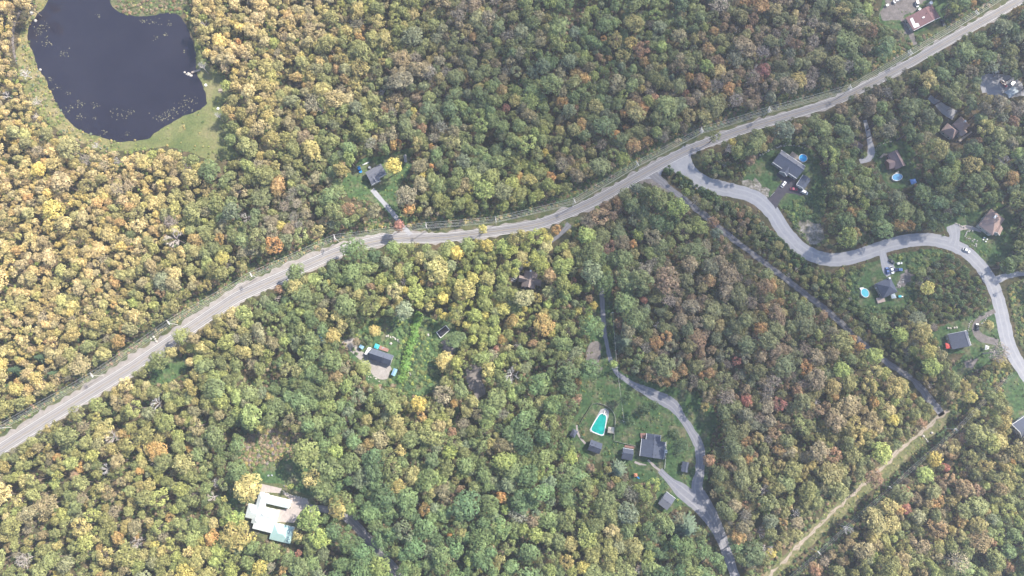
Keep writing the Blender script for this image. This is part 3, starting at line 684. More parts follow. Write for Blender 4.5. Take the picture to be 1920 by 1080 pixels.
slab('deck', 'reddish brown deck at the upper left corner of the blue grey house', 'deck', crop(1150, 770, 8.306, [(418, 350), (512, 350), (510, 425), (430, 430)]), .2, .8, M['deck_red'])
slab('deck', 'reddish porch deck on the upper side of the dark square shed', 'deck', crop(1150, 770, 8.306, [(180, 535), (330, 558), (318, 595), (170, 568)]), .1, .5, M['deck_red'])
slab('deck', 'brown terrace deck beside the turquoise canopy and charcoal house', 'deck', crop(620, 600, 9, [(830, 425), (985, 490), (960, 540), (810, 490)]), .2, .7, M['deck_red'])
slab('deck', 'narrow grey deck along the left of the brown roofed house', 'deck', crop(1580, 250, 10.29, [(790, 385), (870, 395), (860, 430), (800, 425), (750, 475), (715, 465)]), .2, .8, M['wood'])
slab('deck', 'small grey deck between the brown roofed house and oval pool', 'deck', crop(1580, 250, 10.29, [(1010, 765), (1080, 725), (1095, 750), (1030, 785)]), .5, 1.2, M['siding'])
canopy('canopy', 'turquoise fabric canopy beside the charcoal house', 'canopy', crop(620, 600, 9, [(757, 395), (828, 425), (795, 495), (725, 465)]), 2.3, M['canvas_turq'])
canopy('canopy', 'long white fabric carport canopy left of the charcoal house', 'canopy', crop(620, 600, 9, [(635, 455), (688, 470), (615, 595), (568, 570)]), 2.3, M['white'], .3)
canopy('gazebo', 'square beige fabric gazebo beside the green pool', 'gazebo', crop(1060, 740, 7.714, [(620, 463), (706, 472), (700, 563), (610, 550)]), 2.4, M['canvas_beige'])
canopy('canopy', 'bright red fabric canopy at the lower left of the half black roof', 'canopy', crop(1740, 580, 9, [(292, 565), (375, 590), (395, 655), (310, 665)]), 2.3, M['canvas_red'], .4)
canopy('tent', 'small white tent beside the looping driveway', 'tent', crop(1740, 580, 9, [(970, 600), (1035, 628), (1020, 675), (960, 682)]), 2.3, M['white'])
canopy('canopy', 'grey and white canopy at the lower right corner of the pyramid-roofed house', 'canopy', crop(1600, 460, 9, [(630, 830), (700, 810), (730, 890), (650, 900)]), 2.4, M['canvas_grey'], .4)
canopy('gazebo', 'dark blue gazebo on the lawn beside the oval pool', 'gazebo', crop(1580, 250, 10.29, [(1290, 890), (1400, 870), (1430, 950), (1330, 990)]), 2.4, M['c_blue'])
# green in-ground pool
def outline_world(pts, z): return [at(x, y, z) for x, y in closed_smooth(pts, 2)]
GP = crop(1060, 740, 7.714, [(500, 290), (530, 275), (570, 285), (588, 315), (585, 380), (555, 560), (535, 578), (500, 572), (390, 525), (375, 500), (385, 470), (470, 330)])
root = empty('swimming_pool', at(1123, 792)); tag(root, 'tapered in-ground pool of green-turquoise water with white rim', 'pool')
def ringmesh(name, pts, grow, z, m, h=.08):
    W = [at(x, y, 0) for x, y in closed_smooth(pts, 3)]; c = sum(W, Vector()) / len(W)
    mb = MB(); n = len(W); O = [p + (p - c).normalized() * grow for p in W]
    for k in range(n):
        j = (k + 1) % n
        a, b_, c_, d_ = W[k], W[j], O[j], O[k]; up = Vector((0, 0, z))
        mb.poly([a + up, b_ + up, c_ + up, d_ + up] if (b_ - a).cross(d_ - a).z > 0 else [d_ + up, c_ + up, b_ + up, a + up])
        for (p, q) in ((a, b_), (c_, d_)): mb.poly([p, q, q + up, p + up])
    return mb.build(name, m, root)
ringmesh('coping', GP, .55, .22, M['white'])
W_ = [at(x, y, .12) for x, y in closed_smooth(GP, 3)]
mb = MB(); mb.poly(W_ if sum((W_[i].x * W_[(i + 1) % len(W_)].y - W_[(i + 1) % len(W_)].x * W_[i].y) for i in range(len(W_))) > 0 else W_[::-1]); mb.build('water', M['pool_green'], root)
dv = MB(); a = at(*crop(1060, 740, 7.714, [(572, 235)])[0], .6); b_ = at(*crop(1060, 740, 7.714, [(556, 295)])[0], .6)
d_ = (b_ - a); dv.box((a + b_) / 2, (d_.length, .55, .08), math.atan2(d_.y, d_.x)); dv.box((a.x, a.y, .3), (.5, .5, .5)); dv.build('diving_board', M['white'], root)
sheet('pool_paving', crop(1060, 740, 7.714, [(350, 505), (470, 290), (510, 215), (580, 195), (630, 240), (625, 320), (590, 440), (560, 590), (525, 600), (360, 535)]), Z * 24, M['concrete'], 0, False)
# the pool with the dark cover
root = empty('covered_pool', at(831, 622)); tag(root, 'black rectangular covered pool with thin white rim in the rough field', 'pool')
W_ = [at(x, y, 1.1) for x, y in [(817.8, 623), (836.3, 609.6), (843.7, 618.5), (826, 634)]][::-1]
c = sum(W_, Vector()) / 4
mb = MB(); mb.hexa([Vector((p.x, p.y, 0)) for p in W_], W_); mb.build('pool_wall', M['white'], root)
i_ = [p.lerp(c, .1) + Vector((0, 0, .01)) for p in W_]; mb = MB(); mb.hexa([p - Vector((0, 0, .004)) for p in i_], [p + Vector((0, 0, .05)) for p in i_]); mb.build('pool_cover', M['flat_dark'], root)

# ---------------------------------------------------------------- fences and stone walls
def fence(name, label, cat, pts, h, m, post=2.4, th=.1, smooth=True):
    P = catmull(pts, 5) if smooth else [Vector((*p, 0)) for p in pts]
    W = [at(p.x, p.y, 0) for p in P]; root = empty(name, W[0]); tag(root, label, cat)
    mb = MB()
    for a, b_ in zip(W, W[1:]):
        d = b_ - a; mid = (a + b_) / 2
        for zz in (.25, h * .55, h - .1): mb.box((mid.x, mid.y, zz), (d.length, th * .6, .12), math.atan2(d.y, d.x))
        k = max(2, int(d.length / .35))
        for i in range(k):
            q = a.lerp(b_, (i + .5) / k); mb.box((q.x, q.y, h / 2), (.16, th, h), math.atan2(d.y, d.x))
    mb.build('panel', m, root)
    acc = 0; last = -9
    for a, b_ in zip(W, W[1:]):
        acc += (b_ - a).length
        if acc - last > post:
            last = acc; mm = MB(); mm.box((b_.x, b_.y, h / 2 + .1), (.16, .16, h + .2)); mm.build('post', m, root)
    return root
fence('fence', 'pale curved fence around the top and right of the green pool', 'fence', crop(1060, 740, 7.714, [(375, 140), (450, 120), (560, 145), (650, 205), (710, 290), (718, 400), (706, 520), (700, 650)]), 1.3, M['siding'])
fence('fence', 'dark weathered fence on the left side of the green pool', 'fence', crop(1060, 740, 7.714, [(375, 150), (320, 240), (255, 340), (200, 445)]), 1.3, M['wood'])
fence('fence', 'pale straight fence from the green pool to the blue grey house', 'fence', crop(1060, 740, 7.714, [(700, 668), (860, 705), (1000, 738), (1020, 742)]), 1.1, M['siding'], smooth=False)
fence('fence', 'thin white fence running down from the blue grey house', 'fence', crop(1150, 770, 8.306, [(825, 480), (815, 680), (795, 900)]), 1.1, M['white'], smooth=False)
fence('fence', 'white fence stub at the mouth of the black driveway', 'fence', crop(1420, 260, 7.714, [(180, 840), (240, 785)]), .8, M['white'], smooth=False)
def stones(name, label, pts, r=.55, gap=.9, jitter=.3):
    P = catmull(pts, 3); W = [at(p.x, p.y, 0) for p in P]; mb = MB(); acc = 0
    rr = random.Random(len(label))
    for a, b_ in zip(W, W[1:]):
        d = (b_ - a).length; acc += d
        while acc > gap:
            acc -= gap; q = a.lerp(b_, rr.random()); s = r * rr.uniform(.6, 1.25)
            mb.blob((q.x + rr.uniform(-1, 1) * jitter, q.y + rr.uniform(-1, 1) * jitter, s * .35), s, rr.random() * 50)
    o = mb.build(name, M['stone']); tag(o, label, 'stone wall'); return o
stones('stone_wall', 'curved double row of pale stones on the lawn above the charcoal house', crop(620, 600, 9, [(920, 290), (960, 265), (1050, 300), (1130, 330), (1170, 375), (1165, 410)]), .5, .5, .5)
stones('stone_wall', 'dotted row of boulders bordering the lawn above the long grey house', crop(1420, 260, 7.714, [(30, 240), (90, 210), (160, 175), (240, 145), (310, 125), (400, 95), (480, 100), (560, 100), (640, 130), (700, 150)]), .6, 1.3)
stones('stone_wall', 'white stone wall along the upper edge of the gravel forecourt', crop(1760, 370, 8.306, [(240, 400), (310, 430), (380, 465), (450, 462), (520, 455)]), .5, .6)
stones('stone_wall', 'white stone wall along the lower edge of the gravel forecourt', crop(1760, 370, 8.306, [(390, 615), (425, 575), (450, 530), (545, 518)]), .5, .6)
stones('stone_wall', 'loose winding rockery stones between forecourt and white car', crop(1760, 370, 8.306, [(430, 640), (500, 665), (530, 700), (570, 650), (590, 740), (560, 765), (510, 740)]), .45, .8, .6)
stones('stone_wall', 'stone border around the dark lawn above the brown roofed house', crop(1580, 250, 10.29, [(625, 395), (640, 320), (690, 240), (800, 190), (900, 170), (1010, 165)]), .4, .9)
stones('stone_wall', 'heap of pale stones right of the pyramid-roofed house', crop(1600, 460, 9, [(850, 585), (800, 625), (760, 670), (790, 720)]), .55, .5, 1.0)
stones('stone_wall', 'curved stone edging left of the looping driveway', crop(1740, 580, 9, [(750, 195), (700, 240), (680, 330), (670, 430)]), .4, .6)
stones('stone_wall', 'stone edging between the looping driveway and the road', crop(1740, 580, 9, [(1080, 95), (1020, 100), (940, 200), (890, 260)]), .4, 1.0)
stones('stone_wall', 'broken stone retaining wall right of the mint roofed house', crop(430, 850, 5.685, [(560, 400), (640, 440), (720, 460), (780, 475), (840, 490)]), .5, .6)
stones('stone_heap', 'heap of white stones in the lower rough field', crop(740, 580, 6.75, [(180, 800), (215, 830), (245, 845)]), .5, .5, .5)
stones('stone_heap', 'scattered pale rocks below the paved yard of the charcoal house', crop(620, 600, 9, [(590, 950), (640, 970), (700, 990), (780, 1000), (800, 1030)]), .5, 1.2, 1.2)
stones('stone_heap', 'pale boulders beside the gravel track at lower right', crop(1440, 720, 3, [(870, 300), (890, 310), (915, 285)]), .8, 1.0, 1.6)
stones('stone_heap', 'low white rock islet at the end of the small dock', crop(0, 0, 3, [(1045, 412), (1060, 418), (1072, 425), (1068, 435)]), .9, .5, 1.0)
stones('stone_heap', 'white rocks on the roadside verge between two poles', [(284, 638), (290, 634), (292, 640)], .7, 1.0, .9)
def boulder(label, px, py, r):
    q = at(px, py); mb = MB(); mb.blob((q.x, q.y, r * .35), r, px, n=9, rings=5); tag(mb.build('boulder', M['stone'], smooth=False), label, 'boulder')
boulder('white boulder standing in the pond near its upper left bank', 67, 39, 1.0)
boulder('white boulder on the upper left bank of the pond', 60, 25, 1.3)
boulder('pale boulder at the left edge of the pond halfway down', 76, 131, .8)
boulder('round white rock in the rough field left of the covered pool', 803, 628, .9)
boulder('pale rock below the curved stones above the charcoal house', 733, 644, .9)
boulder('pale boulder on the lawn above the green pool', 1135, 772, .7)

# ---------------------------------------------------------------- vehicles
def car(name, label, px, py, ang, paint, L=4.6, Wd=1.85, kind='car', top=None):
    """ang: heading in degrees, measured in the picture (0 = right, 90 = up)"""
    c = at(px, py, .8); root = empty(name, (c.x, c.y, 0), R(ang)); tag(root, label, {'car': 'car', 'pickup': 'pickup truck', 'van': 'van'}[kind])
    ca, sa = math.cos(R(ang)), math.sin(R(ang))
    def q(x, y, z): return Vector((c.x + x * ca - y * sa, c.y + x * sa + y * ca, z))
    def loft(mb, secs):
        for (x0, w0, b0, t0), (x1, w1, b1, t1) in zip(secs, secs[1:]):
            A = [q(x0, -w0, b0), q(x0, w0, b0), q(x0, w0 * .93, t0), q(x0, -w0 * .93, t0)]; B = [q(x1, -w1, b1), q(x1, w1, b1), q(x1, w1 * .93, t1), q(x1, -w1 * .93, t1)]
            for k in range(4):
                j = (k + 1) % 4; mb.poly([A[k], A[j], B[j], B[k]])
        x, w_, b_, t_ = secs[0]; mb.poly([q(x, -w_, b_), q(x, -w_ * .93, t_), q(x, w_ * .93, t_), q(x, w_, b_)])
        x, w_, b_, t_ = secs[-1]; mb.poly([q(x, -w_, b_), q(x, w_, b_), q(x, w_ * .93, t_), q(x, -w_ * .93, t_)])
    h, W2 = L / 2, Wd / 2
    mb = MB(); loft(mb, [(-h, W2 * .82, .4, .8), (-h + .25, W2, .28, .95), (h - .9, W2, .28, .95), (h - .3, W2 * .96, .3, .8), (h, W2 * .78, .4, .65)]); body = mb.build('body', paint, root)
    if kind == 'car': cab = [(-h + .35, W2 * .78, .93, .96), (-h + .95, W2 * .84, .93, 1.42), (.35, W2 * .84, .93, 1.42), (1.1, W2 * .8, .93, .96)]; rf = (-h + 1.1, .3)
    elif kind == 'pickup': cab = [(-.35, W2 * .84, .93, 1.5), (-.2, W2 * .84, .93, 1.6), (.75, W2 * .84, .93, 1.6), (1.35, W2 * .8, .93, .96)]; rf = (-.25, .72)
    else: cab = [(-h + .1, W2 * .86, .93, 1.7), (-h + .3, W2 * .88, .93, 1.9), (h - 1.6, W2 * .88, .93, 1.9), (h - .8, W2 * .84, .93, .96)]; rf = (-h + .3, h - 1.6)
    mb = MB(); loft(mb, cab); mb.build('windows', M['glass'], root)
    zt = cab[1][3]
    mb = MB(); mb.box(q((rf[0] + rf[1]) / 2, 0, zt + .02), (rf[1] - rf[0], Wd * .8, .06), R(ang)); mb.build('roof_panel', top or paint, root)
    if kind == 'pickup':
        mb = MB(); mb.box(q(-h + .95, 0, .97), (1.6, Wd * .78, .06), R(ang)); mb.build('load_bed', top or M['charcoal'], root)
    for sx in (-h + .85, h - .9):
        for sy in (-1, 1):
            mb = MB(); mb.tube(q(sx, sy * (W2 + .03), .33), q(sx, sy * (W2 - .2), .33), .33, n=12); wh = mb.build('wheel', M['rubber'], root)
            mb = MB(); mb.tube(q(sx, sy * (W2 + .06), .33), q(sx, sy * (W2 + .03), .33), .18, n=8); mb.build('rim', M['chrome'], wh)
    for sy in (-1, 1):
        mb = MB(); mb.box(q(h - .02, sy * W2 * .6, .6), (.12, .35, .15), R(ang)); mb.build('headlight', M['lamp_white'], root)
        mb = MB(); mb.box(q(-h + .02, sy * W2 * .65, .7), (.1, .3, .15), R(ang)); mb.build('taillight', M['lamp_red'], root)
    return root
car('parked_car', 'white car parked on the black driveway near its lawn edge', 1469.3, 345.6, 50, M['c_white'])
car('parked_car', 'dark red car parked on the black driveway by the garage', 1488.7, 354.4, -8, M['c_red'])
car('parked_van', 'white van parked below the detached grey garage', 1508, 360.3, -25, M['c_white'], 4.9, 2.0, 'van')
car('car', 'white car driving alone on the curving gravel side road', 1812.5, 469.3, -28, M['c_white'], 4.7)
car('parked_car', 'blue car left of the white car outside the pyramid-roofed house', 1664, 507.5, 95, M['c_blue'], 4.5)
car('parked_car', 'white car between two blue cars outside the pyramid-roofed house', 1672.3, 506.5, -75, M['c_white'], 4.7)
car('parked_pickup', 'blue pickup truck right of the white car near the pyramid-roofed house', 1685, 505.5, 0, M['c_blue'], 5.0, 1.95, 'pickup')
car('parked_car', 'small blue car at the top of the pyramid-roofed house driveway', 1672.3, 490.3, -35, M['c_dark'], 3.9)
car('parked_car', 'dark car standing on the looping driveway with a white windscreen shade', 1832.3, 613, 83, M['c_dark'], 4.6)
car('parked_car', 'bright blue car on the grass left of the clearing house', 674.3, 317.7, -65, M['c_bblue'], 4.6)
car('parked_car', 'white car beside the pinkish brown house on its drive', 966, 517.5, 70, M['c_white'], 4.6)
car('parked_car', 'small dark car at the end of the gravel lane by the shed', 1617.5, 291, -70, M['c_dark'], 4.2)
car('parked_pickup', 'maroon pickup with white load cover in the scrap yard', 1882.6, 157, -55, M['c_maroon'], 5.2, 2.0, 'pickup', None)
car('parked_van', 'white van at the far end of the scrap yard', 1898.5, 156, 50, M['c_white'], 4.8, 2.0, 'van')
car('parked_van', 'white van under trees at the top of the scrap yard', 1868, 135.5, 20, M['c_white'], 4.2, 1.9, 'van')
car('parked_car', 'dark car on the right of the red-roofed house', 1767.5, 42, -70, M['c_dark'], 4.8)
car('parked_van', 'white van at the upper edge of the red-roofed house yard', 1719.5, 7.5, -80, M['c_white'], 4.2, 1.9, 'van')
car('parked_van', 'white camper at the top edge of the yard, cut by the frame', 1685, -1.5, 25, M['c_white'], 6.5, 2.4, 'van')
car('parked_car', 'blue car under trees left of the charcoal house', 603, 634, -60, M['c_bblue'], 4.3)
car('parked_car', 'white car half hidden in trees just below the main road', 843.5, 492, -50, M['c_white'], 4.3)
car('parked_car', 'white car under dark shrubs beside the side road bend', 1333.5, 363, 10, M['c_white'], 4.2)
# ---------------------------------------------------------------- small things
def thing(name, label, cat, px, py, rz=0):
    q = at(px, py); o = empty(name, q, R(rz)); tag(o, label, cat); return o, q
def chair(label, px, py, rz):
    o, q = thing('lawn_chair', label, 'chair', px, py, rz); a = R(rz); ca, sa = math.cos(a), math.sin(a)
    T = lambda x, y, z: (q.x + x * ca - y * sa, q.y + x * sa + y * ca, z)
    m = MB(); m.box(T(0, 0, .4), (.75, .75, .07), a); m.build('seat', M['canvas_grey'], o)
    m = MB(); m.box(T(-.4, 0, .8), (.08, .75, .8), a); m.build('backrest', M['canvas_grey'], o)
    for x in (-.33, .33):
        for y in (-.33, .33): m = MB(); m.tube(T(x, y, 0), T(x, y, .38), .035); m.build('leg', M['white'], o)
    for y in (-.42, .42): m = MB(); m.box(T(0, y, .62), (.8, .12, .05), a); m.build('armrest', M['white'], o)
chair('left grey lawn chair of the pair above the mint roofed house', 504, 891.5, -80)
chair('right grey lawn chair of the pair above the mint roofed house', 510.5, 891, -100)
o, q = thing('playset', 'orange roofed playset with blue slide below the dark square shed', 'playset', 1190.5, 890)
m = MB(); m.box((q.x, q.y, 1.3), (1.6, 1.6, .1)); m.build('platform', M['deck_red'], o)
for x in (-.7, .7):
    for y in (-.7, .7): m = MB(); m.box((q.x + x, q.y + y, 1.2), (.12, .12, 2.4)); m.build('post', M['deck_red'], o)
m = MB()
P4 = [Vector((q.x + x, q.y + y, 2.4)) for x, y in ((-1, -1), (1, -1), (1, 1), (-1, 1))]
for k in range(4): m.poly([P4[k], P4[(k + 1) % 4], Vector((q.x, q.y, 3.1))])
m.build('roof', M['orange'], o)
m = MB(); A, B = Vector((q.x + .8, q.y - .8, 1.3)), Vector((q.x + 2.6, q.y - 2.3, .15)); d_ = (B - A).normalized(); n_ = Vector((-d_.y, d_.x, 0)).normalized() * .3
m.hexa([A - n_ - Vector((0, 0, .08)), B - n_ - Vector((0, 0, .08)), B + n_ - Vector((0, 0, .08)), A + n_ - Vector((0, 0, .08))], [A - n_, B - n_, B + n_, A + n_]); m.build('slide', M['c_bblue'], o)
o, q = thing('canoe', 'white upturned canoe on the grass above the bright blue car', 'canoe', 685.5, 307, 25)
m = MB(); N = 10
rows = []
for i in range(N + 1):
    t = i / N * 2 - 1; wd = .45 * (1 - t * t) ** .6 + .02; x = t * 2.6; a = R(25)
    rows.append([Vector((q.x + x * math.cos(a) - y * math.sin(a), q.y + x * math.sin(a) + y * math.cos(a), z)) for y, z in ((-wd, .15), (-wd * .7, .45), (0, .55), (wd * .7, .45), (wd, .15))])
for a_, b_ in zip(rows, rows[1:]):
    for k in range(4): m.poly([a_[k], b_[k], b_[k + 1], a_[k + 1]])
m.build('hull', M['white'], o)
m = MB(); m.tube(rows[0][2], rows[N][2] , .03); m.build('keel', M['wood'], o)
o, q = thing('dock', 'narrow grey wooden dock reaching the white rock islet', 'dock', 368, 133)
a, b_ = at(359, 136, .5), at(376, 130.5, .5); d_ = b_ - a
m = MB(); m.box((a + b_) / 2, (d_.length, 1.3, .12), math.atan2(d_.y, d_.x)); m.build('deck_boards', M['wood'], o)
for t in (.05, .5, .95):
    p = a.lerp(b_, t); m = MB(); m.tube((p.x, p.y, -.3), (p.x, p.y, .44), .1); m.build('post', M['wood'], o)
def table(label, px, py, rz, mt, s=1.6, name='picnic_table'):
    o, q = thing(name, label, 'table', px, py, rz); a = R(rz); ca, sa = math.cos(a), math.sin(a)
    T = lambda x, y, z: (q.x + x * ca - y * sa, q.y + x * sa + y * ca, z)
    m = MB(); m.box(T(0, 0, .74), (s * 1.2, s * .6, .06), a); m.build('tabletop', mt, o)
    for y in (-s * .55, s * .55): m = MB(); m.box(T(0, y, .44), (s * 1.2, .3, .05), a); m.build('bench', mt, o)
    for x in (-s * .45, s * .45): m = MB(); m.box(T(x, 0, .37), (.1, s * 1.0, .08), a); m.box(T(x, -.3, .35), (.1, .1, .7), a); m.box(T(x, .3, .35), (.1, .1, .7), a); m.build('leg', mt, o)
table('white picnic table on the grass at the right edge of the pond', 386.5, 160, 40, M['white'], 1.3)
table('grey picnic table on the lawn under the trees right of the pond', 414, 170, 10, M['wood'], 2.2)
table('small white table on the pond lawn near the bare tree', 409.5, 204, 70, M['white'], 1.2)
table('dark patio table on the brown terrace of the charcoal house', 718.5, 652, 20, M['siding_grey'], 1.2)
for i, (x, y, l) in enumerate([(1777, 615, 'leftmost'), (1781.5, 615.5, 'second from left'), (1788.5, 614.5, 'third from left'), (1793, 614, 'rightmost')]):
    q = at(x, y); mb = MB(); mb.blob((q.x, q.y, .3), .75, i * 3.3, n=8); tag(mb.build('shrub_cover', M['canvas_beige']), l + ' of four pale covered shrubs above the half black roof', 'covered shrub', 'row of pale covered shrubs')
for i, (x, y, l) in enumerate([(1845, 446, 'topmost'), (1850, 449, 'rightmost'), (1843, 449.5, 'leftmost'), (1847.5, 453, 'lowest')]):
    q = at(x, y); mb = MB(); mb.box((q.x, q.y, .28), (.9, .8, .5), i, taper=.8); mb.box((q.x, q.y, .57), (.8, .7, .06), i); tag(mb.build('garden_stool', M['white']), l + ' of four small white garden seats below the brown hip-roofed house', 'seat', 'white garden seats')
def trailer(name, label, cat, px, py, rz, sx, sy, h, mt):
    o, q = thing(name, label, cat, px, py, rz); a = R(rz); ca, sa = math.cos(a), math.sin(a)
    T = lambda x, y, z: (q.x + x * ca - y * sa, q.y + x * sa + y * ca, z)
    m = MB(); m.box(T(0, 0, .5 + h / 2), (sx, sy, h), a, taper=.92); m.build('box', mt, o)
    m = MB(); m.tube(T(sx / 2, 0, .45), T(sx / 2 + 1, 0, .45), .06); m.build('tow_bar', M['chrome'], o)
    for y in (-1, 1): m = MB(); m.tube(T(0, y * sy / 2, .3), T(0, y * (sy / 2 - .15), .3), .3, n=10); m.build('wheel', M['rubber'], o)
trailer('trailer', 'small white trailer right of the small blue car', 'trailer', 1683, 494.5, 10, 1.6, 1.4, .8, M['white'])
trailer('trailer', 'smaller white trailer at the lawn edge near the blue pickup', 'trailer', 1688.5, 494, 80, 1.1, 1.0, .8, M['white'])
trailer('trailer', 'white trailer against the upper side of the clearing house', 'trailer', 694, 315, -20, 1.6, 1.4, 1.0, M['white'])
trailer('trailer', 'white machine trailer touching the upper edge of the red roof', 'trailer', 1722, 19.5, 60, 1.9, 1.6, 1.2, M['white'])
trailer('trailer', 'white trailer on the dirt at the upper left of the red-roofed yard', 'trailer', 1662, 11.5, 30, 2.0, 1.5, 1.0, M['white'])
trailer('trailer', 'narrow white trailer left of the camper at the top edge', 'trailer', 1675, 5.5, -60, 2.2, 1.0, 1.0, M['white'])
o, q = thing('climbing_frame', 'turquoise climbing frame right of the pyramid-roofed house', 'climbing frame', 1685.5, 556)
m = MB(); m.box((q.x, q.y, 1.1), (1.8, 1.4, .15)); m.build('platform', M['canvas_turq'], o)
for x in (-.8, .8):
    for y in (-.6, .6): m = MB(); m.tube((q.x + x, q.y + y, 0), (q.x + x, q.y + y, 1.7), .06); m.build('post', M['canvas_turq'], o)
m = MB(); m.hexa([Vector((q.x + 1, q.y - .35, 1)), Vector((q.x + 2.6, q.y - .35, .1)), Vector((q.x + 2.6, q.y + .35, .1)), Vector((q.x + 1, q.y + .35, 1))], [Vector((q.x + 1, q.y - .35, 1.1)), Vector((q.x + 2.6, q.y - .35, .2)), Vector((q.x + 2.6, q.y + .35, .2)), Vector((q.x + 1, q.y + .35, 1.1))]); m.build('slide', M['white'], o)
o, q = thing('water_tank', 'round grey water tank standing at the upper corner of the red roof', 'tank', 1740, 10.5)
m = MB(); m.tube((q.x, q.y, 0), (q.x, q.y, 3.6), 1.15, n=20); m.build('tank', M['siding'], o)
m = MB(); m.tube((q.x, q.y, 3.6), (q.x, q.y, 3.9), 1.15, .3, n=20); m.build('lid', M['white'], o)
o, q = thing('air_conditioner', 'white machine unit on the right side of the blue grey house', 'air conditioner', 1246.5, 845.5)
m = MB(); m.box((q.x, q.y, 1.9), (1.4, 1.7, 3.7)); m.build('housing', M['white'], o)
m = MB(); m.tube((q.x, q.y, 3.75), (q.x, q.y, 3.82), .5, n=14); m.build('fan_grille', M['siding_grey'], o)
sheet('slab_patch', [(333, 249), (337, 235), (346, 233), (345, 248)], Z * 12, M['marsh'], .9, False)

# ---------------------------------------------------------------- power lines
POLES = [(-7, 803), (170, 704), (314, 605), (469, 515), (626, 444.5), (798, 422), (929, 411), (1077, 376), (1195, 306), (1317, 243), (1444, 204), (1596, 163), (1709, 97), (1833, 23), (1965, -62)]
PH = 13.0
tops = [at(x, y, PH) for x, y in POLES]
def pole(label, t, d, H=PH, arm=3.3, group='utility poles along the main road', double=False):
    rz = math.atan2(d.y, d.x); root = empty('utility_pole', (t.x, t.y, 0), rz); tag(root, label, 'utility pole', group)
    m = MB(); m.tube((t.x, t.y, 0), (t.x, t.y, H), .2, .13, n=8); m.build('pole', M['pole'], root)
    nx = Vector((-d.y, d.x, 0))
    for k, z in enumerate((H - .3, H - 1.4) if not double else (H - .3, H - 1.2, H - 2.4)):
        a = arm if k != 1 else arm * .75
        m = MB(); m.box((t.x + d.x * .25, t.y + d.y * .25, z), (.22, a, .2), rz); ca_ = m.build('crossarm', M['pole'], root)
        for s_ in (-.46, -.16, .46):
            p = t + nx * a * s_ + d * .25
            m = MB(); m.tube((p.x, p.y, z + .1), (p.x, p.y, z + .4), .17, .12, n=7); m.build('insulator', M['porcelain'], ca_)
    if double:
        for s_ in (-.5, .5):
            m = MB(); p = t + nx * s_ * 1.3; m.tube((p.x, p.y, H - 4), (p.x, p.y, H - 2.8), .32, n=10); m.build('transformer', M['siding'], root)
    return root
plab = ['utility pole cut by the left frame edge', 'leftmost whole utility pole with its long shadow, left of the bright road', 'utility pole beside the road next to a roadside oak', 'utility pole beside the road below the orange roadside trees',
        'utility pole where the main road bends level', 'utility pole just right of the crimson roadside bush', 'utility pole in the middle of the level stretch of road', 'utility pole above the wide paved mouth of the wooded drive',
        'utility pole just left of the side road mouth', 'utility pole just right of the side road mouth', 'utility pole straight above the long grey house', 'utility pole above the road before the red-roofed house',
        'utility pole with transformers by the red-roofed house', 'utility pole between the red-roofed house and the frame corner', 'utility pole beyond the upper right frame corner']
dirs = []
for i, t in enumerate(tops):
    a = tops[max(0, i - 1)]; b_ = tops[min(len(tops) - 1, i + 1)]; dirs.append((b_ - a).normalized())
for i, t in enumerate(tops[:-1]): pole(plab[i], t, dirs[i], double=i in (9, 10, 11, 12))
def cable(label, pts, sag, r=.055, group=None):
    mb = MB()
    for a, b_ in zip(pts, pts[1:]):
        n = 10; prev = a
        for k in range(1, n + 1):
            t = k / n; q = a.lerp(b_, t); q.z -= sag * 4 * t * (1 - t); mb.tube(prev, q, r, n=4); prev = q
    o = mb.build('power_cable', M['wire']); tag(o, label, 'cable', group); return o
for s_, z, l in ((-1.5, PH, 'power cable nearest the main road on the roadside poles'), (-.5, PH, 'second power cable from the main road on the roadside poles'), (1.5, PH, 'power cable farthest from the main road on the roadside poles'), (.6, PH - 1.2, 'third power cable from the main road on the roadside poles'), (-1.1, PH - 4, 'thick lower communication cable under the roadside power cables')):
    pts = [t + Vector((-d.y, d.x, 0)) * s_ + Vector((0, 0, z - PH + .1)) for t, d in zip(tops, dirs)]
    cable(l, pts, .9, .045 if z < PH - 2 else .04, 'cables of the roadside power line')
T2 = [at(x, y, 12) for x, y in [(1900, 700), (1795, 805), (1672, 914), (1537, 1036), (1410, 1150)]]
d2 = (T2[-1] - T2[0]).normalized()
for k, l in ((1, 'upper utility pole in the trees right of the grassy track'), (2, 'middle utility pole in the shade right of the grassy track'), (3, 'lower utility pole in the shade right of the grassy track')):
    pole(l, T2[k], d2, 12, 2.4, 'utility poles along the grassy track')
for s_, l in ((-.9, 'left power cable beside the grassy track'), (.0, 'middle power cable beside the grassy track'), (.9, 'right power cable beside the grassy track')):
    cable(l, [t + Vector((-d2.y, d2.x, 0)) * s_ for t in T2], .8, .022, 'cables beside the grassy track')
T3 = [at(x, y, 9) for x, y in [(1149, 585), (1157, 688), (1170.5, 790)]]
d3 = (T3[1] - T3[0]).normalized()
for k, l in ((0, 'utility pole at the edge of the wooded lane, upper of three'), (1, 'utility pole where the wooded lane meets the garden'), (2, 'utility pole standing on the lawn right of the green pool')):
    pole(l, T3[k], d3, 9, 1.2, 'utility poles of the garden service line')
cable('service cable running down the wooded lane to the garden', T3, .5, .05)

